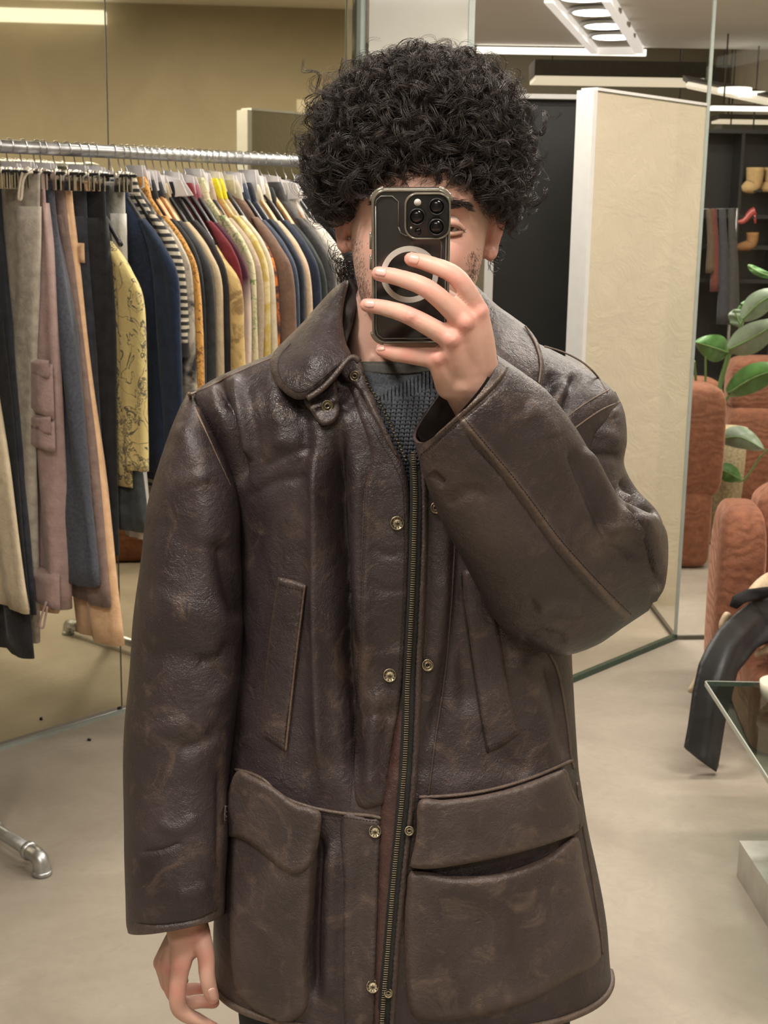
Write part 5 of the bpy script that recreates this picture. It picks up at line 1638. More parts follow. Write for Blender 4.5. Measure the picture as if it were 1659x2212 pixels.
# ---- zipper on the image right front edge
ZP = [(893, 978), (897, 1060), (895, 1150), (892, 1250), (886, 1380), (880, 1480), (878, 1560), (874, 1650), (866, 1750), (855, 1850), (846, 1950), (838, 2050), (830, 2140), (824, 2225)]
zp = crom(ZP, 120)
tape_l = zp + np.array([-11, 0]); tape_r = zp + np.array([17, 0])
zt_ = patch('zipper_tape', list(np.concatenate([tape_l[::6], tape_r[::-6]])), TB, M['tape'], jacket, h=0.002, edge=4, step=6, back=0.002, zoff=.0065, smooth_poly=False)
m = MB()
q = resample(zp, 5.0); dq = np.gradient(q, axis=0); dq /= np.linalg.norm(dq, axis=1)[:, None]
bq = TB(q)
for _ in range(3): bq[1:-1] = (bq[:-2] + 2 * bq[1:-1] + bq[2:]) / 4
vw = bq - CAM; vw /= np.linalg.norm(vw, axis=1)[:, None]
for i in range(len(q)):
    ax0 = np.array([1.0, 0, 0]) - vw[i] * vw[i][0]; ax0 /= np.linalg.norm(ax0)
    ax1 = np.cross(vw[i], ax0)
    m.box(bq[i] - vw[i] * .0095, (.0052, .0014, .0016), bevel=.0003, axes=[ax0, ax1, vw[i]])
tag(m.build('zipper_teeth', M['zip'], zt_), kind='stuff')
zl = [(764, 778), (776, 800), (792, 830), (806, 850), (822, 878), (836, 905), (850, 938), (862, 965), (873, 990)]
m = MB(); q = resample(crom(zl, 60), 8); bq = TB(q)
for i in range(len(q)):
    m.ball(bq[i] + [0.002, -.010, 0], .0016, 5, (1.5, 1, .8))
tag(m.build('collar_zipper_teeth', M['brass_dark'], zt_), kind='stuff')
# zipper guard edge (image right panel rolled edge)
patch('zipper_guard', [(912, 975), (922, 1000), (925, 1150), (920, 1300), (912, 1450), (906, 1600), (898, 1720), (884, 1850), (872, 1960), (862, 2080), (850, 2225), (838, 2225), (846, 2080), (856, 1960), (868, 1850), (882, 1720), (890, 1600), (895, 1450), (902, 1300), (908, 1150), (906, 1000)],
      TB, M['leather'], jacket, h=0.0065, edge=9, step=6, back=0.002, zoff=.003, wear=.5, wearw=5)
seam('front_facing_seam', [(985, 1140), (975, 1300), (962, 1450), (940, 1600), (925, 1720)], TB, LT_, jacket, .0014)

# ---- snaps
def snap(x, y, r, kind, surf, off):
    b_ = surf([(x, y)])[0]; vw_ = b_ - CAM; vw_ /= np.linalg.norm(vw_); c_ = b_ - vw_ * off; ax_ = -vw_
    if kind == 'stud':
        o = MB().lathe([(r, -.002), (r, .001), (r * .92, .0022), (r * .80, .0022), (r * .76, .0014), (r * .4, .002), (.0001, .0024)], c_, 24, ax_).build('snap_stud', M['brass'], jacket)
        m_ = MB()
        for k in range(10):
            t = 2 * math.pi * k / 10; a_ = np.cross(ax_, [0, 0, 1.0]); a_ /= np.linalg.norm(a_); b2 = np.cross(ax_, a_)
            m_.ball(c_ + ax_ * .0020 + (a_ * math.cos(t) + b2 * math.sin(t)) * r * .62, r * .10, 4)
        m_.tube([c_ + ax_ * .0025 + a_ * r * .25, c_ + ax_ * .0025 - a_ * r * .25 + b2 * r * .1], r * .09, 5); m_.tube([c_ + ax_ * .0025 + b2 * r * .25, c_ + ax_ * .0025 - b2 * r * .25], r * .08, 5)
        m_.build('stamped_emblem', M['brass_dark'], o)
    else:
        o = MB().lathe([(r, -.002), (r, .0012), (r * .9, .0024), (r * .72, .0024), (r * .66, .0008), (r * .5, .0008), (r * .46, .0030), (r * .3, .0032), (r * .24, .0006), (.0001, .0006)], c_, 24, ax_).build('snap_socket', M['brass'], jacket)
        MB().ball(c_ + ax_ * .0009, r * .22, 6).build('socket_hole', M['tape'], o)
for (x, y) in ((858, 1130), (842, 1459)): snap(x, y, .0080, 'stud', TB, .007)
snap(810, 1796, .0076, 'stud', TB, .004); snap(805, 2131, .0078, 'stud', TB, .004)
snap(942, 1097, .0068, 'socket', TB, .002); snap(924, 1437, .0072, 'socket', TB, .003)
snap(884, 1795, .0058, 'socket', TB, .009); snap(839, 2146, .0055, 'socket', TB, .009)
snap(766, 812, .0062, 'socket', TB, .0125)

# ---- collar: two rounded leaves standing off the shoulders, with rolled inner stand
CL = [(752, 606), (722, 622), (690, 655), (655, 695), (620, 730), (592, 760), (583, 790), (592, 822), (612, 846), (638, 862), (662, 860), (696, 838), (730, 806), (752, 782), (758, 765), (748, 742), (742, 715), (740, 690), (744, 650)]
cY = idw([(752, 606, 1.600), (735, 640, 1.575), (742, 700, 1.540), (748, 760, 1.508), (690, 655, 1.590), (620, 730, 1.570), (585, 790, 1.530), (612, 846, 1.495), (662, 860, 1.482), (730, 806, 1.490), (670, 770, 1.500), (700, 700, 1.540)])
patch('collar_leaf', CL, cY, M['leather'], jacket, h=0.010, edge=26, step=6, back=0.006, wear=.35, wearw=7, pucker=.0007)
seam('collar_stitch', [(628, 742), (606, 768), (600, 795), (612, 824), (640, 846), (664, 842), (696, 818), (728, 790)], cY, M['thread'], jacket, .0006, .0092)
patch('collar_stand', [(752, 604), (768, 610), (772, 640), (764, 690), (752, 730), (748, 745), (740, 720), (740, 680), (744, 640)], idw([(760, 610, 1.61), (755, 690, 1.565), (748, 740, 1.53)]), M['lining'], jacket, h=0.004, edge=6, step=5, back=0.02)
# strap end under the collar with a snap ring
patch('collar_strap', [(656, 864), (690, 838), (722, 800), (728, 840), (733, 872), (734, 890), (724, 910), (704, 919), (688, 914), (674, 892)], TB, M['leather'], jacket, h=0.006, edge=7, step=4, back=0.002, zoff=.014, wear=.45, wearw=5)
snap(707, 877, .0068, 'socket', TB, .0215)
seam('collar_roll', [(664, 861), (698, 838), (726, 808), (744, 786), (757, 771), (768, 772), (776, 782)], idw([(664, 861, 1.474), (700, 838, 1.474), (735, 795, 1.482), (757, 771, 1.488), (776, 782, 1.490)]), M['leather'], jacket, .0034, .003, wear=.3)
CR = [(1012, 606), (1040, 628), (1075, 660), (1110, 685), (1142, 710), (1165, 745), (1176, 790), (1172, 825), (1160, 845), (1135, 830), (1100, 800), (1060, 765), (1030, 760), (1010, 720), (1008, 660)]
cY2 = idw([(1012, 606, 1.600), (1075, 660, 1.585), (1142, 710, 1.570), (1176, 790, 1.525), (1160, 845, 1.500), (1100, 800, 1.495), (1040, 760, 1.505), (1010, 700, 1.540), (1080, 730, 1.525)])
patch('collar_leaf', CR, cY2, M['leather'], jacket, h=0.010, edge=26, step=6, back=0.006, wear=.35, wearw=7, pucker=.0004)
seam('collar_edge', [(1135, 705), (1156, 740), (1168, 785), (1164, 828)], cY2, LT_, jacket, .0012, .0088, wear=.4)

# ---- slanted hand-warmer pockets
patch('welt_pocket', [(600, 1246), (630, 1252), (660, 1262), (652, 1330), (640, 1430), (630, 1520), (622, 1560), (617, 1625), (596, 1612), (566, 1592), (566, 1550), (574, 1440), (586, 1340)], TB, M['leather'], jacket, h=0.0055, edge=8, step=6, back=0.002, smooth_poly=False, wear=.5, wearw=4, pucker=.0003)
stitches('pocket_stitching', [[(604, 1262), (652, 1276)], [(572, 1580), (612, 1606)]], TB, M['thread'], jacket, off=.0062)
seam('pocket_edge', [(659, 1264), (650, 1335), (637, 1440), (626, 1540), (617, 1622)], TB, LT_, jacket, .0015, .004, wear=.4)
patch('welt_pocket', [(998, 1232), (1030, 1228), (1060, 1270), (1074, 1330), (1088, 1420), (1100, 1500), (1112, 1548), (1110, 1562), (1126, 1584), (1090, 1610), (1055, 1628), (1042, 1570), (1026, 1470), (1012, 1370), (1000, 1290)], TB, M['leather'], jacket, h=0.0065, edge=9, step=6, back=0.002, smooth_poly=False, wear=.45, wearw=4)
stitches('pocket_stitching', [[(1056, 1612), (1088, 1598), (1118, 1578)]], TB, M['thread'], jacket, off=.0072)
seam('pocket_edge', [(996, 1240), (1002, 1310), (1018, 1420), (1036, 1530), (1054, 1626)], TB, M['thread'], jacket, .0012, .001)
# side panel seam
seam('side_seam', [(1180, 1400), (1205, 1450), (1222, 1540), (1234, 1640), (1240, 1660)], TB, LT_, jacket, .0018, .0005, wear=.3)
seam('side_seam', [(1246, 1690), (1262, 1800), (1280, 1900), (1296, 2000), (1302, 2060)], TB, LT_, jacket, .0020, .0005, wear=.35)

# ---- waist seams
seam('waist_seam', [(506, 1662), (540, 1670), (575, 1688), (592, 1708), (625, 1728), (680, 1746), (740, 1757), (800, 1762), (824, 1768)], TB, LT_, jacket, .0023, .0006, wear=.22)
seam('waist_seam', [(905, 1722), (960, 1720), (1030, 1712), (1100, 1696), (1170, 1672), (1236, 1642)], TB, LT_, jacket, .0024, .0006, wear=.3)
stitches('waist_stitching', [[(520, 1672), (575, 1696), (625, 1738), (690, 1756), (760, 1768), (820, 1776)]], TB, M['thread'], jacket, off=.004)

# ---- big patch pockets with flaps
def bulge(cx, cy, rx, ry, a):
    return lambda xy: a * np.exp(-((xy[:, 0] - cx) / rx) ** 2 - ((xy[:, 1] - cy) / ry) ** 2)
patch('patch_pocket', [(505, 1790), (560, 1800), (640, 1840), (682, 1820), (680, 1950), (668, 2020), (664, 2100), (668, 2150), (655, 2190), (620, 2212), (590, 2206), (545, 2180), (510, 2140), (498, 2060), (496, 1950), (498, 1860)], TB, M['leather_worn'], jacket, h=0.012, edge=18, step=8, back=0.003, wear=.35, wearw=12, lift=bulge(600, 1950, 90, 160, .006))
patch('pocket_flap', [(510, 1668), (545, 1676), (590, 1700), (640, 1736), (690, 1752), (692, 1790), (684, 1840), (668, 1872), (645, 1886), (610, 1880), (560, 1838), (520, 1812), (488, 1800), (486, 1740)], TB, M['leather_worn'], jacket, h=0.007, edge=12, step=6, back=0.003, zoff=.017, wear=.5, wearw=9, pucker=.0006)
patch('patch_pocket', [(890, 1880), (980, 1892), (1080, 1886), (1180, 1850), (1244, 1806), (1262, 1880), (1280, 1960), (1298, 2040), (1290, 2080), (1240, 2110), (1150, 2160), (1060, 2190), (960, 2206), (905, 2200), (884, 2180), (876, 2100), (872, 1990), (876, 1930)], TB, M['leather_worn'], jacket, h=0.012, edge=18, step=8, back=0.003, wear=.40, wearw=12,
      lift=lambda xy: .010 * np.exp(-((xy[:, 0] - 1060) / 120.) ** 2 - ((xy[:, 1] - 1910) / 60.) ** 2))
patch('pocket_flap', [(906, 1730), (960, 1728), (1040, 1718), (1120, 1698), (1200, 1668), (1222, 1664), (1236, 1700), (1252, 1740), (1258, 1768), (1248, 1796), (1200, 1818), (1120, 1842), (1030, 1862), (940, 1876), (890, 1874), (888, 1858), (900, 1800)], TB, M['leather_worn'], jacket, h=0.007, edge=12, step=6, back=0.003, zoff=.017, wear=.5, wearw=9, pucker=.0006)
patch('flap_fold', [(1214, 1664), (1226, 1668), (1240, 1712), (1256, 1742), (1262, 1772), (1252, 1792), (1246, 1770), (1236, 1732), (1222, 1700)], TB, LT_, jacket, h=0.004, edge=5, step=4, back=0.002, zoff=.019)
stitches('flap_stitching', [[(895, 1860), (945, 1862), (1030, 1848), (1120, 1828), (1195, 1805), (1238, 1784)], [(530, 1800), (570, 1822), (615, 1864), (645, 1870), (662, 1858), (674, 1832)]], TB, M['thread'], jacket, off=.022)
# hem binding
hem = [(472, 2100), (500, 2130), (545, 2185), (600, 2212), (700, 2222), (800, 2226)]
hv_ = np.array([tv[0, k] for k in range(0, 231, 2)])
v, f = tube_geo(hv_, .0045, 8); mk('hem_binding', v, f, LT_, jacket, True, None, np.full(len(v), .3))
# ------------------------------------------------------------------ the phone in its clear case
PC = P(887, 577, 1.362)
ph_n = np.array([0.02, -math.cos(TH), -math.sin(TH)]); ph_n /= np.linalg.norm(ph_n)
ph_x = np.array([1.0, 0, 0.018]); ph_x -= ph_n * (ph_x @ ph_n); ph_x /= np.linalg.norm(ph_x)
ph_z = np.cross(ph_n, ph_x); ph_z = ph_z if ph_z[2] > 0 else -ph_z
phone = empty('smartphone', PC)
tag(phone, 'dark smartphone in a clear case with a white ring, held in front of the face', 'phone')
PW, PH_ = 0.0752, 0.1515
def pl(x, y, z): return PC + ph_x * x + ph_z * y + ph_n * z      # z toward the viewer
def rrect(w, h, r, n=8):
    pts = []
    for (sx, sy, a0) in ((1, 1, 0), (-1, 1, 90), (-1, -1, 180), (1, -1, 270)):
        for k in range(n + 1):
            a = math.radians(a0 + 90 * k / n)
            pts.append((sx * (w / 2 - r) + r * math.cos(a), sy * (h / 2 - r) + r * math.sin(a)))
    return np.array(pts)
def prism(name, outl, cx, cy, levels, mat, parent):
    """stack of scaled outlines: levels (inset, z)"""
    vs = []; n = len(outl)
    nr = np.array(outl) - np.mean(outl, 0)
    for ins, z in levels:
        w = np.abs(nr[:, 0]).max(); h = np.abs(nr[:, 1]).max()
        for p in nr:
            q = (p[0] * (1 - ins / w), p[1] * (1 - ins / h))
            vs.append(pl(cx + q[0], cy + q[1], z))
    fs = []
    for i in range(len(levels) - 1):
        for k in range(n):
            fs.append((i * n + k, i * n + (k + 1) % n, (i + 1) * n + (k + 1) % n, (i + 1) * n + k))
    fs.append(tuple(range(n))[::-1]); fs.append(tuple((len(levels) - 1) * n + k for k in range(n)))
    o = mk(name, vs, fs, mat, parent)
    md = o.modifiers.new('edges', 'EDGE_SPLIT'); md.split_angle = math.radians(40)
    return o
M['phone_back'] = plain('graphite_glass', (0.028, 0.028, 0.027), 0.16, var=0.1, vscale=40)
M['phone_frame'] = plain('phone_frame', (0.20, 0.17, 0.13), 0.3, 0.9, 0.1)
M['case'] = plain('clear_case', (0.15, 0.135, 0.105), 0.10, var=0.2, vscale=60, spec=0.9)
M['case_line'] = plain('case_groove', (0.15, 0.145, 0.13), 0.25, var=0)
M['lens'] = plain('lens_black', (0.004, 0.004, 0.005), 0.14, var=0)
M['island'] = plain('camera_island', (0.012, 0.012, 0.013), 0.4, var=0)
M['ring'] = plain('white_magnet_ring', (0.60, 0.58, 0.54), 0.45, var=0.03)
M['flash'] = plain('flash', (0.62, 0.60, 0.55), 0.3, var=0.05)
prism('screen', rrect(PW - .003, PH_ - .003, .012), 0, 0, [(0.001, -.0052), (0, -.0046), (0, -.003)], M['lens'], phone)
prism('back_glass', rrect(PW - .0035, PH_ - .0035, .0115), 0, 0, [(0, -.003), (0, .0036), (.0006, .0042)], M['phone_back'], phone)
# case bumper: ring around the phone
o_ = rrect(PW, PH_, .0135, 10); i_ = rrect(PW - .0052, PH_ - .0052, .0110, 10)
vs = []; n = len(o_)
prof = [(0, -.0055), (0, .0035), (.25, .0050), (.7, .0053), (1, .0046), (1, -.0055)]
for a, z in prof:
    for k in range(n):
        p = o_[k] * (1 - a) + i_[k] * a; vs.append(pl(p[0], p[1], z))
fs = []
for i in range(len(prof)):
    j = (i + 1) % len(prof)
    for k in range(n): fs.append((i * n + k, i * n + (k + 1) % n, j * n + (k + 1) % n, j * n + k))
case = mk('case_bumper', vs, fs, M['case'], phone)
for (sx, sy) in ((-1, 1), (1, 1), (-1, -1), (1, -1)):      # thicker corner cushions
    pts = [pl(sx * (PW / 2 - .0135 + .0135 * math.cos(a)), sy * (PH_ / 2 - .0135 + .0135 * math.sin(a)), .002) for a in np.linspace(.15, math.pi / 2 - .15, 8)]
    v, f = tube_geo(pts, .0022, 8); mk('corner_cushion', v, f, M['case'], case)
for (y0, y1) in ((.018, .034), (-.002, .012)):             # side buttons
    v, f = tube_geo([pl(-PW / 2 - .0004, y0, 0), pl(-PW / 2 - .0004, y1, 0)], .0016, 8); mk('side_button', v, f, M['case'], case)
# groove lines moulded in the case
ln = lambda pts: [pl(x, y, .0045) for x, y in pts]
g = [(-.0336, .0600), (-.0330, .0655), (-.0285, .0692), (-.0180, .0692), (-.0120, .0640), (-.0120, .0400)]
for pts in (g, [(-.0120, .0400), (-.0100, .0345), (-.0050, .0316), (.0240, .0316), (.0290, .0260), (.0290, -.01)], [(-.0336, .0600), (-.0336, -.060), (-.0320, -.066), (-.0270, -.0702), (.0270, -.0702), (.032, -.066), (.0336, -.060), (.0336, .06)]):
    v, f = tube_geo(ln(pts), .00055, 6); mk('case_line', v, f, M['case_line'], case)
# camera island
ix, iy = .0156, .0505
isl = prism('camera_island', rrect(.0400, .0405, .0105), ix, iy, [(0, .004), (0, .0066), (.0006, .0072)], M['island'], phone)
oo, ii = rrect(.0440, .0445, .0122, 10), rrect(.0400, .0405, .0105, 10)
vs = []; n = len(oo)
for a, z in [(0, .0035), (0.1, .0080), (.5, .0086), (.9, .0080), (1, .0035)]:
    for k in range(n):
        p = oo[k] * (1 - a) + ii[k] * a; vs.append(pl(ix + p[0], iy + p[1], z))
fs = [(i * n + k, i * n + (k + 1) % n, (i + 1) * n + (k + 1) % n, (i + 1) * n + k) for i in range(4) for k in range(n)]
mk('island_rim', vs, fs, M['case'], case)
for (lx, ly) in ((.0085, .0095), (-.0100, .0000), (.0085, -.0098)):
    l_ = MB().lathe([(.0082, .004), (.0082, .0096), (.0078, .0103), (.0070, .0103), (.0068, .0096)], pl(ix + lx, iy + ly, 0), 32, ph_n).build('lens_ring', M['island'], isl)
    MB().lathe([(.0069, .0085), (.0069, .0098), (.0001, .0099)], pl(ix + lx, iy + ly, 0), 32, ph_n).build('lens_glass', M['lens'], l_)
MB().lathe([(.0034, .006), (.0034, .0077), (.0001, .0079)], pl(ix - .0096, iy + .0132, 0), 20, ph_n).build('flash', M['flash'], isl)
MB().lathe([(.0035, .006), (.0035, .0075), (.0001, .0076)], pl(ix - .0092, iy - .0145, 0), 20, ph_n).build('depth_sensor', M['lens'], isl)
MB().lathe([(.0011, .006), (.0011, .0075), (.0001, .0076)], pl(ix - .0155, iy - .0108, 0), 12, ph_n).build('microphone', M['flash'], isl)
# magnet ring on the case
vs = []; n = 72
for r, z in ((.0225, .0040), (.0278, .0040), (.0278, .0049), (.0225, .0049)):
    for k in range(n):
        a = 2 * math.pi * k / n; vs.append(pl(-.0012 + r * math.cos(a), -.0062 + r * math.sin(a), z))
fs = [(i * n + k, i * n + (k + 1) % n, ((i + 1) % 4) * n + (k + 1) % n, ((i + 1) % 4) * n + k) for i in range(4) for k in range(n)]
o = mk('magnet_ring', vs, fs, M['ring'], case); o.modifiers.new('e', 'EDGE_SPLIT')
# ------------------------------------------------------------------ clothes rail in front of the mirrored wall
RT = np.array([0.714, 0.70]); RT /= np.linalg.norm(RT); RN = np.array([RT[1], -RT[0]])
RA = np.array([-1.01, 3.49]); RL = 1.22; RZ = 1.815
def R3(s, w=0.0, z=0.0):
    """rail coordinates: s along the rail, w across it (towards the room), z height"""
    p = RA + RT * s + RN * w
    return np.array([p[0], p[1], z])
rack = empty('clothes_rail', R3(0.6))
tag(rack, 'galvanised pipe clothes rail crowded with garments in front of the mirrored wall', 'clothes rail')
MB().tube([R3(-0.02, 0, RZ), R3(RL, 0, RZ)], 0.0165, 16).build('rail', M['steel'], rack)
for s in (-0.04, RL):
    MB().tube([R3(s, 0, 0.03), R3(s, 0, RZ - .01)], 0.0165, 14).build('post', M['steel'], rack)
    MB().tube(crom([R3(s, 0, RZ - .05), R3(s, 0, RZ - .01), R3(s + (.03 if s < 0 else -.03), 0, RZ), R3(s + (.06 if s < 0 else -.06), 0, RZ)], 10), 0.021, 12).build('elbow_fitting', M['steel'], rack)
    MB().tube([R3(s, -.24, 0.045), R3(s, .235, 0.045)], 0.0165, 14).build('foot_bar', M['steel'], rack)
    MB().tube([R3(s, -.03, 0.045), R3(s, .03, 0.045)], 0.022, 12).tube([R3(s, 0, 0.045), R3(s, 0, 0.085)], .022, 12).build('tee_fitting', M['steel'], rack)
    for e in (-.24, .235):
        sg = np.sign(e)
        el = MB().tube(crom([R3(s, e - sg * .035, .045), R3(s, e, .045), R3(s, e + sg * .018, .035), R3(s, e + sg * .022, 0.004)], 12), np.full(12, .0215), 14)
        el.tube([R3(s, e - sg * .045, .045), R3(s, e - sg * .030, .045)], .0245, 14)
        el.lathe([(.025, 0), (.025, .012), (.021, .013)], R3(s, e + sg * .022, 0), 16)
        el.build('foot_elbow', M['steel'], rack)

NAT = lambda s, w: proj(R3(s, w, 1.3)[None])[0][0]
def hook(s, h0, par, mat=None):
    """wire hook over the rail down to z = h0"""
    a = np.linspace(-0.6, math.pi + .1, 10)
    pts = [R3(s, 0.0205 * math.cos(t), RZ + 0.0205 * math.sin(t)) for t in a] + [R3(s, -.012, RZ - .03), R3(s, 0, RZ - .045), R3(s, 0, h0)]
    return MB().tube(pts, .0017, 6).build('hook', mat or M['wire'], par)
def hanger(s, kind, name_of, half=.19):
    root = empty('hanger', R3(s, 0, RZ))
    hook(s, RZ - .085, root)
    arc = [R3(s, w, RZ - .080 - .150 * (abs(w) / .19) ** 1.25 + .006 * math.cos(w * 16)) for w in np.linspace(-half, half, 15)]
    if kind == 'wood':
        m = MB(); t, A, Bn = frames(arc)
        v = []
        for i, p in enumerate(arc):
            k = .016 + .010 * (1 - abs(i - 7) / 7)
            for (du, dz) in ((-.006, -k), (.006, -k), (.007, 0), (.005, .006), (-.005, .006), (-.007, 0)):
                v.append(p + np.array([RT[0], RT[1], 0]) * du + np.array([0, 0, dz]))
        n = 6; f = [(i * n + k, i * n + (k + 1) % n, (i + 1) * n + (k + 1) % n, (i + 1) * n + k) for i in range(14) for k in range(n)] + [tuple(range(6))[::-1], tuple(84 + k for k in range(6))]
        mk('arms', v, f, M['wood'], root, False)
    else:
        MB().tube(crom(arc, 30), .0065, 8).build('arms', M['blackplastic'], root)
        MB().tube([R3(s, 0.045, RZ - .10), R3(s, .052, RZ - .118)], .004, 6).build('strap_notch', M['clip'], root)
    tag(root, '%s hanger holding the %s' % ('light wooden' if kind == 'wood' else 'black plastic', name_of), 'hanger', 'hangers on the clothes rail')
    return root
def tag_cover(s, par, big=False):
    """white paper size cover folded over the hanger neck"""
    w0, w1 = (-.02, .12) if big else (-.035, .06)
    jz = random.uniform(-.012, .010)
    m = MB()
    for sg in (-1, 1):
        a = [R3(s + sg * .004, w0, RZ - .040 + jz), R3(s + sg * .004, w1 * .7, RZ - .050 + jz * 2), R3(s + sg * .009, w1, RZ - .098 + jz), R3(s + sg * .009, w0, RZ - .118)]
        b = [p + np.array([RT[0], RT[1], 0]) * sg * .001 for p in a]
        m.add(a + b, [(0, 1, 2, 3), (7, 6, 5, 4), (0, 4, 5, 1), (1, 5, 6, 2), (2, 6, 7, 3), (3, 7, 4, 0)])
    m.build('paper_cover', M['paper'], par, False)

def ringloft(rings, n=18, e=2.2, fold=.003):
    """rings: (s, w_center, z, half_w, half_s) flattened hanging cross-sections"""
    rg = crom(np.array(rings, float), max(14, len(rings) * 5))
    v = []
    for (s, w, z, hw_, hs) in rg:
        for k in range(n):
            t = 2 * math.pi * k / n
            cx = math.copysign(abs(math.cos(t)) ** (2 / e), math.cos(t)); sx = math.copysign(abs(math.sin(t)) ** (2 / e), math.sin(t))
            rip = 1 + .18 * math.sin(5 * cx + z * 9 + s * 40)
            fo = fold * (math.sin(cx * 4.2 + z * 3.1 + s * 71) + .6 * math.sin(cx * 9 - z * 5 + s * 33)) * min(1, hw_ / .05)
            v.append(R3(s + sx * hs * rip + fo, w + cx * hw_, z))
    m = len(rg)
    f = [(i * n + k, i * n + (k + 1) % n, (i + 1) * n + (k + 1) % n, (i + 1) * n + k) for i in range(m - 1) for k in range(n)]
    f += [tuple(range(n))[::-1], tuple((m - 1) * n + k for k in range(n))]
    return v, f

def top_garment(s, kind, mat, label, cat, short, length=.68, sleeve=.56, sw=.046, hk='plastic', th=.0105, wmat=None, drop=0.0, collar=True, cover=0, out=.0, cuff=None, name=None, smat=None):
    hg_ = hanger(s, hk, short)
    if cover or int(s * 1000) % 3: tag_cover(s, hg_, cover > 1)
    g = empty(name or cat.replace(' ', '_'), R3(s, 0, RZ - .2))
    zt_ = RZ - .092 - drop
    jr = random.Random(int(s * 1000)); zt_ -= jr.uniform(-.010, .016); out += jr.uniform(-.012, .018); sw *= jr.uniform(.88, 1.12); tw = jr.uniform(-.008, .010)
    v, f = ringloft([(s, 0, zt_, .045, .010), (s, 0, zt_ - .030, .082, th + .003), (s, 0, zt_ - .075, .132, th + .003), (s, 0, zt_ - .125, .176, th + .002), (s, 0, zt_ - .185, .202, th), (s, 0, zt_ - .35, .205, th), (s, 0, zt_ - length, .215, th)])
    mk('body', v, f, mat, g)
    for sg in (1, -1):
        w0 = .185 * sg
        rr = [(s, w0 - sg * .055, zt_ - .072, .010, th * .7), (s, w0 - sg * .020, zt_ - .104, .020, th), (s, w0 + sg * .014, zt_ - .146, .032, th + .002), (s + .002 + tw * .3, w0 + sg * (.040 + out * .3), zt_ - .215, sw, th + .003), (s + .003, w0 + sg * (.050 + out * .6), zt_ - .36, sw, th + .003),
              (s + .004 + tw, w0 + sg * (.050 + out), zt_ - .10 - sleeve * .8, sw * .95, th + .003), (s + .004 + tw, w0 + sg * (.050 + out), zt_ - .10 - sleeve, sw * .9, th + .003)]
        v, f = ringloft(rr, 16)
        o = mk('sleeve', v, f, smat or mat, g)
        if cuff and sg > 0:
            v, f = ringloft([(s + .004 + tw, w0 + sg * (.050 + out), zt_ - .10 - sleeve + .002, sw * .95, th + .006), (s + .004 + tw, w0 + sg * (.050 + out), zt_ - .10 - sleeve - .035, sw * .95, th + .006)], 16)
            mk('cuff', v, f, cuff, o)
    if collar:
        v, f = ringloft([(s, .0, zt_ + .028, .050, .012), (s, .0, zt_ + .010, .062, .014), (s, 0, zt_ - .03, .080, .013)], 16)
        mk('collar', v, f, wmat or mat, g)
    return tag(g, label, cat, 'tops hanging on the clothes rail')

def solve_w(s, x, z):
    lo, hi = -.1, .9
    for _ in range(40):
        m_ = (lo + hi) / 2
        if proj(R3(s, m_, z)[None])[0][0] < x: lo = m_
        else: hi = m_
    return lo
def z_at(s, w, y):
    lo, hi = 0.0, 1.9
    for _ in range(40):
        m_ = (lo + hi) / 2
        if proj(R3(s, w, m_)[None])[0][1] > y: lo = m_
        else: hi = m_
    return lo
def bottom_garment(s, mat, label, cat, short, ytop, xtop, xbot, ybot, legw=.075, th=.014, name=None, xmid=None):
    """trousers or skirt clipped by the waist; near edge follows pixels xtop -> xbot, hem at ybot"""
    root = empty('clip_hanger', R3(s, 0, RZ))
    zb = RZ - .064
    hook(s, zb, root)
    MB().tube([R3(s, -.19, zb), R3(s, .19, zb)], .0035, 8).build('bar', M['blackplastic'], root)
    for w in (-.15, .05, .15):
        c = MB()
        for sg in (-1, 1):
            c.box(R3(s + sg * .007, w, zb - .016), (.022, .004, .050), rz=math.atan2(RN[1], RN[0]), bevel=.001)
        c.ball(R3(s, w, zb + .004), .008, 6)
        c.build('clip', M['clip'], root)
    if int(s * 1000) % 2 == 0: tag_cover(s, root)
    tag(root, 'chrome clip hanger holding the %s' % short, 'hanger', 'hangers on the clothes rail')
    g = empty(name or cat.replace(' ', '_'), R3(s, 0, zb - .2))
    zt_ = z_at(s, .15, ytop)
    wt = solve_w(s, xtop, zt_)
    w_ = wt
    for _ in range(3):
        z_b = z_at(s, w_, ybot); w_ = solve_w(s, xbot, z_b)
    wb = w_
    zm = zt_ * .62 + z_b * .38; wm = solve_w(s, xmid, zm) if xmid else wt * .6 + wb * .4
    v, f = ringloft([(s, (wt - .17) / 2, zt_, (wt + .17) / 2, th), (s, (wt - .17) / 2, zt_ - .05, (wt + .17) / 2, th), (s, (wm - .19) / 2, zm, (wm + .19) / 2 - .01, th)], 30, fold=.005)
    mk('waist', v, f, mat, g)
    v, f = ringloft([(s, wt - legw, zt_ - .08, legw, th), (s, wm - legw, zm, legw, th + .004), (s + .003, (wm + wb) / 2 - legw, (zm + z_b) / 2, legw, th + .004), (s + .003, wb - legw, z_b, legw, th + .005)], 28, fold=.006)
    mk('leg', v, f, mat, g)
    v, f = ringloft([(s, -.17 + legw, zt_ - .08, legw, th), (s, -.19 + legw, zm, legw, th), (s, -.20 + legw, z_b + .02, legw, th)], 18)
    mk('leg', v, f, mat, g)
    tag(g, label, cat, 'bottoms clipped on the clothes rail')
    return g, (zt_, zm, z_b, wt, wm, wb)

C = {}
def ck(key, *a, **k):
    if key not in C: C[key] = cloth('cloth_' + key, *a, **k)
    return C[key]
blk = ck('black', (0.018, 0.018, 0.020), (0.009, 0.009, 0.010))
nvy = ck('navy_black', (0.030, 0.033, 0.042), (0.016, 0.018, 0.024))
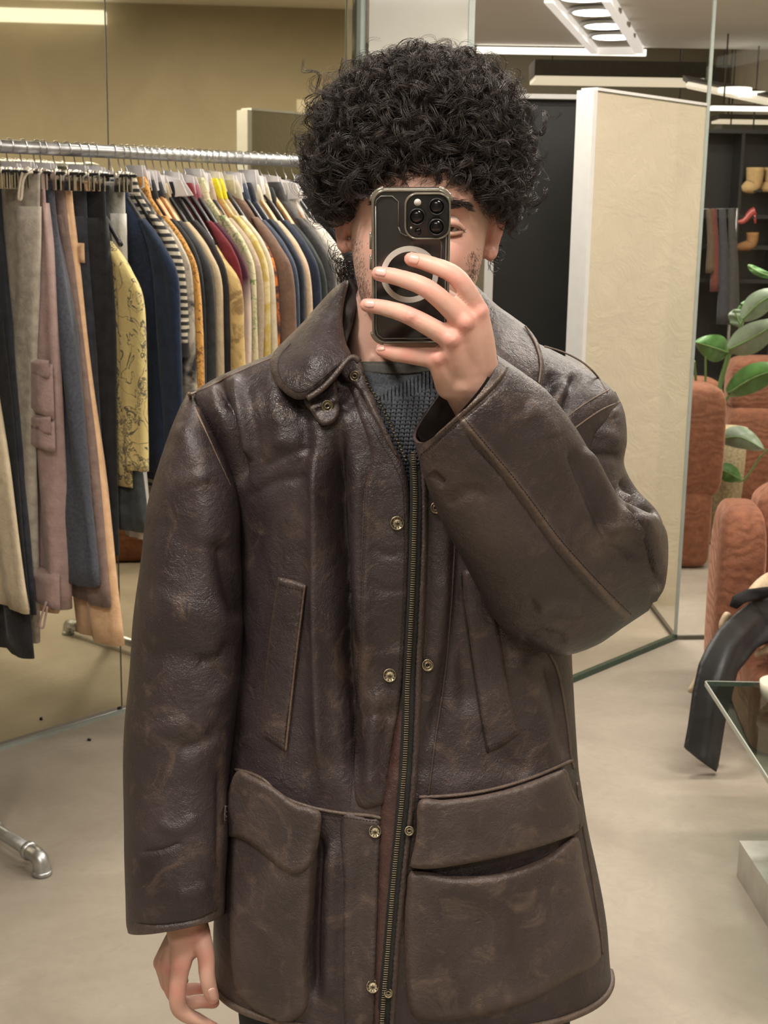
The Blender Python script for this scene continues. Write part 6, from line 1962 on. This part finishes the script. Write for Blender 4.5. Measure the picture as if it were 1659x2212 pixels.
# ---- bottoms, nearest (left) first
bottom_garment(-.015, ck('cream', (0.66, 0.56, 0.40), (0.56, 0.46, 0.32)), 'cream cotton skirt with a frayed hem at the left frame edge', 'skirt', 'cream skirt', 380, -40, 66, 1326, .10, xmid=-25)
bottom_garment(.006, blk, 'black skirt showing below the cream one', 'skirt', 'black skirt', 380, -30, 70, 1424, .10, xmid=10, th=.012)
bottom_garment(.028, nvy, 'dark navy trousers between the cream skirt and grey drawstring trousers', 'trousers', 'dark navy trousers', 382, 0, 70, 1330, .07, xmid=30)
gg, gz = bottom_garment(.058, ck('greybeige', (0.40, 0.36, 0.30), (0.27, 0.235, 0.195)), 'grey beige wide trousers with a drawstring waist', 'trousers', 'grey drawstring trousers', 372, 78, 80, 1390, .085, th=.02, xmid=80)
ds = R3(.058 - .03, .09, gz[0] - .01)
v, f = tube_geo(crom([P(62, 362, ds[1] - .05), P(50, 372, ds[1] - .06), P(44, 392, ds[1] - .06), P(40, 428, ds[1] - .06), P(46, 428, ds[1] - .06), P(49, 395, ds[1] - .06), P(58, 375, ds[1] - .06), P(70, 372, ds[1] - .05)], 30), .0035, 6)
mk('drawstring', v, f, ck('cord', (0.60, 0.53, 0.42)), gg)
mg, mz = bottom_garment(.092, ck('mauve', (0.36, 0.255, 0.235), (0.29, 0.20, 0.185)), 'dusty mauve cargo trousers with side pockets and hem cord', 'trousers', 'mauve cargo trousers', 365, 96, 144, 1318, .062, th=.02, xmid=122)
def wpatch(name, s, quad, th, mat, par):
    """raised pouch on a hanging garment: quad in (w, z)"""
    n = 10; v = []
    for i in range(n + 1):
        for j in range(n + 1):
            a, b = i / n, j / n
            w = (quad[0][0] * (1 - a) + quad[1][0] * a) * (1 - b) + (quad[3][0] * (1 - a) + quad[2][0] * a) * b
            z = (quad[0][1] * (1 - a) + quad[1][1] * a) * (1 - b) + (quad[3][1] * (1 - a) + quad[2][1] * a) * b
            e = min(a, 1 - a, b, 1 - b) * 5
            v.append(R3(s - th * min(1, e) ** .5, w, z))
    f = [(i * (n + 1) + j, i * (n + 1) + j + 1, (i + 1) * (n + 1) + j + 1, (i + 1) * (n + 1) + j) for i in range(n) for j in range(n)]
    return mk(name, v, f, mat, par)
zt_, zm, z_b, wt, wm, wb = mz
for (ya, yb) in ((785, 905), (905, 975)):
    za, zc = z_at(.092, wm, ya), z_at(.092, wm, yb)
    wpatch('cargo_pocket', .072, [(wm - .115, za), (wm + .012, za), (wm + .012, zc), (wm - .115, zc)], .028, C['mauve'], mg)
    wpatch('pocket_flap', .060, [(wm - .118, za + .01), (wm + .015, za + .01), (wm + .015, za - .035), (wm - .118, za - .03)], .016, C['mauve'], mg)
wpatch('gathered_cuff', .072, [(wb - .12, z_b + .10), (wb + .004, z_b + .10), (wb + .002, z_b), (wb - .12, z_b)], .022, C['mauve'], mg)
v, f = tube_geo(crom([P(100, 1300, 3.38), P(90, 1330, 3.38), P(86, 1352, 3.38), P(94, 1355, 3.38), P(98, 1335, 3.38), P(102, 1310, 3.38)], 20), .003, 6)
mk('hem_cord', v, f, C['mauve'], mg)
bottom_garment(.130, ck('denim', (0.070, 0.076, 0.096), (0.043, 0.047, 0.062), scale=140), 'grey blue denim trousers right of the mauve cargos', 'trousers', 'denim trousers', 388, 118, 205, 1268, .062, th=.024, xmid=160)
bottom_garment(.168, ck('brownmauve', (0.235, 0.165, 0.140), (0.165, 0.112, 0.098)), 'brown mauve flared trousers right of the denim', 'trousers', 'brown mauve trousers', 392, 138, 240, 1312, .085, th=.02, xmid=172)
bottom_garment(.186, ck('peach', (0.72, 0.475, 0.285), (0.60, 0.37, 0.21)), 'peach wide leg trousers with a raw flared hem', 'trousers', 'peach trousers', 390, 155, 264, 1396, .10, th=.022, xmid=186)
pg, pz = bottom_garment(.224, nvy, 'navy black trousers with a cream label, right of the peach ones', 'trousers', 'navy black trousers', 396, 182, 235, 1250, .07, th=.02, xmid=205)
lw, lz0, lz1 = solve_w(.205, 178, z_at(.205, .15, 545)), z_at(.205, .15, 525), z_at(.205, .15, 568)
wpatch('label', .200, [(lw - .018, lz0), (lw + .018, lz0), (lw + .018, lz1), (lw - .018, lz1)], .008, C['peach'], pg)
bottom_garment(.255, blk, 'black cargo trousers right of the navy black pair', 'trousers', 'black cargo trousers', 400, 222, 252, 1200, .065, th=.022, xmid=240)
bottom_garment(.312, ck('slate', (0.055, 0.062, 0.064), (0.035, 0.040, 0.042)), 'slate grey trousers behind the yellow printed shirt', 'trousers', 'slate trousers', 400, 235, 318, 1152, .07, th=.02, xmid=262)
bottom_garment(.336, ck('offwhite', (0.62, 0.60, 0.54), (0.50, 0.48, 0.43)), 'off white trousers behind the slate pair', 'trousers', 'off white trousers', 392, 266, 324, 1166, .05, th=.016, xmid=275)
# ---- tops
yel = ck('yellow', (0.66, 0.54, 0.23), (0.045, 0.05, 0.065), 'floral', scale=26, thr=.54)
top_garment(.286, 0, yel, 'pale yellow shirt with dark ink floral print', 'shirt', 'yellow floral shirt', .70, .55, .062, 'plastic', .014, out=-.012, drop=.06, collar=False)
top_garment(.392, 0, ck('navyblue', (0.012, 0.025, 0.058), (0.007, 0.014, 0.036)), 'navy blue shirt right of the yellow floral shirt', 'shirt', 'navy blue shirt', .75, .70, .048, 'plastic', .012, cover=1)
top_garment(.420, 0, ck('stripe', (0.52, 0.47, 0.37), (0.03, 0.03, 0.03), 'stripe', scale=17, thr=.5), 'black and ecru striped cardigan', 'cardigan', 'striped cardigan', .80, .30, .040, 'plastic', .010, cuff=blk, cover=1)
top_garment(.438, 0, ck('bwblotch', (0.50, 0.45, 0.37), (0.03, 0.03, 0.032), 'blotch', scale=7), 'black and ecru streaked long cardigan behind the striped one', 'cardigan', 'streaked cardigan', .85, .62, .040, 'plastic', .009, collar=False)
top_garment(.460, 0, ck('gold', (0.62, 0.33, 0.085), (0.14, 0.06, 0.02), 'floral', scale=40, thr=.45), 'amber satin shirt with brown scroll print', 'shirt', 'amber print shirt', .75, .62, .044, 'wood', .011)
top_garment(.484, 0, blk, 'black blazer just right of the amber shirt', 'blazer', 'first black blazer', .75, .62, .044, 'wood', .011, cover=1)
top_garment(.506, 0, ck('charcoal', (0.035, 0.036, 0.038), (0.02, 0.02, 0.022)), 'charcoal jacket left of the beige overshirt', 'jacket', 'charcoal jacket', .75, .64, .046, 'wood', .012)
top_garment(.530, 0, ck('beige', (0.50, 0.40, 0.255), (0.41, 0.32, 0.20)), 'beige overshirt between the charcoal jacket and gold velvet coat', 'shirt', 'beige overshirt', .75, .66, .046, 'plastic', .011, cover=1)
top_garment(.556, 0, ck('blackred', (0.022, 0.018, 0.018), (0.012, 0.010, 0.010)), 'black coat with wide shoulders left of the gold velvet sleeve', 'coat', 'black coat', .80, .40, .046, 'plastic', .011, cover=2)
top_garment(.580, 0, ck('goldvelvet', (0.56, 0.40, 0.16), (0.26, 0.165, 0.07), 'blotch', scale=16, thr=.52), 'gold mottled velvet coat with a fur trimmed shoulder', 'coat', 'gold velvet coat', .80, .62, .060, 'plastic', .015, drop=.03, out=.015, collar=False)
top_garment(.606, 0, ck('red', (0.17, 0.018, 0.024), (0.11, 0.012, 0.016)), 'dark red top tucked behind the gold velvet coat', 'top', 'dark red top', .8, .62, .040, 'plastic', .009)
top_garment(.628, 0, ck('burgundy', (0.062, 0.014, 0.028), (0.62, 0.52, 0.44), 'dip', thr=-.16), 'burgundy sweater fading to cream sleeves', 'sweater', 'burgundy dip dyed sweater', .75, .62, .048, 'plastic', .012, wmat=ck('rose', (0.30, 0.10, 0.13)))
top_garment(.652, 0, ck('creamfloral', (0.62, 0.54, 0.36), (0.16, 0.26, 0.08), 'floral', scale=45, thr=.5), 'cream shirt with green leaf print', 'shirt', 'cream leaf print shirt', .75, .60, .040, 'wood', .010)
top_garment(.674, 0, ck('taupe', (0.42, 0.33, 0.245), (0.33, 0.255, 0.185), scale=90), 'taupe snakeskin textured shirt', 'shirt', 'taupe shirt', .75, .64, .044, 'plastic', .011)
top_garment(.696, 0, ck('ochre', (0.50, 0.37, 0.10), (0.62, 0.52, 0.28), 'blotch', scale=18), 'ochre and straw tie dye shirt', 'shirt', 'ochre tie dye shirt', .75, .60, .042, 'wood', .010, wmat=ck('lemon', (0.80, 0.68, 0.03)))
top_garment(.716, 0, ck('ivory', (0.62, 0.55, 0.40), (0.52, 0.45, 0.32)), 'ivory fringed blouse beside the orange print top', 'blouse', 'ivory blouse', .75, .62, .038, 'plastic', .009, wmat=C['lemon'])
top_garment(.738, 0, ck('orange', (0.70, 0.20, 0.03), (0.06, 0.03, 0.035), 'blotch', scale=24, thr=.48), 'orange and black abstract print top', 'top', 'orange print top', .75, .62, .036, 'plastic', .009, collar=False)
top_garment(.766, 0, ck('brown', (0.175, 0.105, 0.072), (0.135, 0.08, 0.055)), 'chocolate brown wool coat with a straight sleeve', 'coat', 'chocolate coat', .80, .62, .056, 'plastic', .015, wmat=ck('stone', (0.50, 0.45, 0.33)), out=.006)
top_garment(.792, 0, ck('chambray', (0.055, 0.07, 0.105), (0.036, 0.046, 0.072)), 'blue chambray shirt with a violet edge', 'shirt', 'chambray shirt', .75, .64, .044, 'plastic', .011, cover=1)
top_garment(.818, 0, ck('inknavy', (0.026, 0.032, 0.048), (0.016, 0.020, 0.030)), 'ink navy jacket right of the chambray shirt', 'jacket', 'ink navy jacket', .75, .66, .048, 'plastic', .012, cover=1)
top_garment(.844, 0, ck('sand', (0.55, 0.42, 0.29), (0.46, 0.34, 0.23)), 'sand coloured two tone shirt', 'shirt', 'sand shirt', .75, .62, .044, 'wood', .011, wmat=ck('ecru', (0.64, 0.57, 0.43)))
top_garment(.872, 0, ck('blue', (0.016, 0.024, 0.044), (0.010, 0.015, 0.030)), 'mid blue denim jacket behind the sand shirt', 'jacket', 'blue denim jacket', .75, .66, .050, 'plastic', .013, wmat=C['ecru'])
top_garment(.900, 0, ck('greenblack', (0.040, 0.048, 0.046), (0.026, 0.032, 0.031)), 'green black blazer near the far end of the rail', 'blazer', 'green black blazer', .78, .66, .048, 'wood', .012)
top_garment(.928, 0, ck('darkgrey', (0.075, 0.075, 0.075), (0.05, 0.05, 0.05)), 'dark grey jacket left of the pale grey coat', 'jacket', 'dark grey jacket', .78, .66, .046, 'plastic', .012)
top_garment(.958, 0, ck('palegrey', (0.46, 0.44, 0.39), (0.36, 0.34, 0.30)), 'pale grey coat beside the curly hair', 'coat', 'pale grey coat', .85, .66, .050, 'wood', .014, cover=2)
top_garment(.990, 0, ck('offw2', (0.56, 0.53, 0.46), (0.46, 0.43, 0.37)), 'off white knit top just behind the ear', 'top', 'off white knit', .8, .64, .044, 'plastic', .012)
top_garment(1.022, 0, blk, 'black jacket behind the ear, left of the last one', 'jacket', 'black jacket behind the ear', .8, .66, .048, 'plastic', .013, cover=1)
top_garment(1.058, 0, ck('black2', (0.026, 0.026, 0.028), (0.014, 0.014, 0.016)), 'black coat last on the rail, behind the neck', 'coat', 'last black coat', .8, .66, .048, 'plastic', .013)

# dark speck on the floor by the mirrored wall
sp = onz(193, 1600, 0)
tag(MB().box(sp + [0, 0, .004], (.012, .009, .008), bevel=.002).build('floor_speck', M['blackplastic'], loc=sp), 'tiny dark scrap on the concrete floor by the mirrored wall', 'scrap')
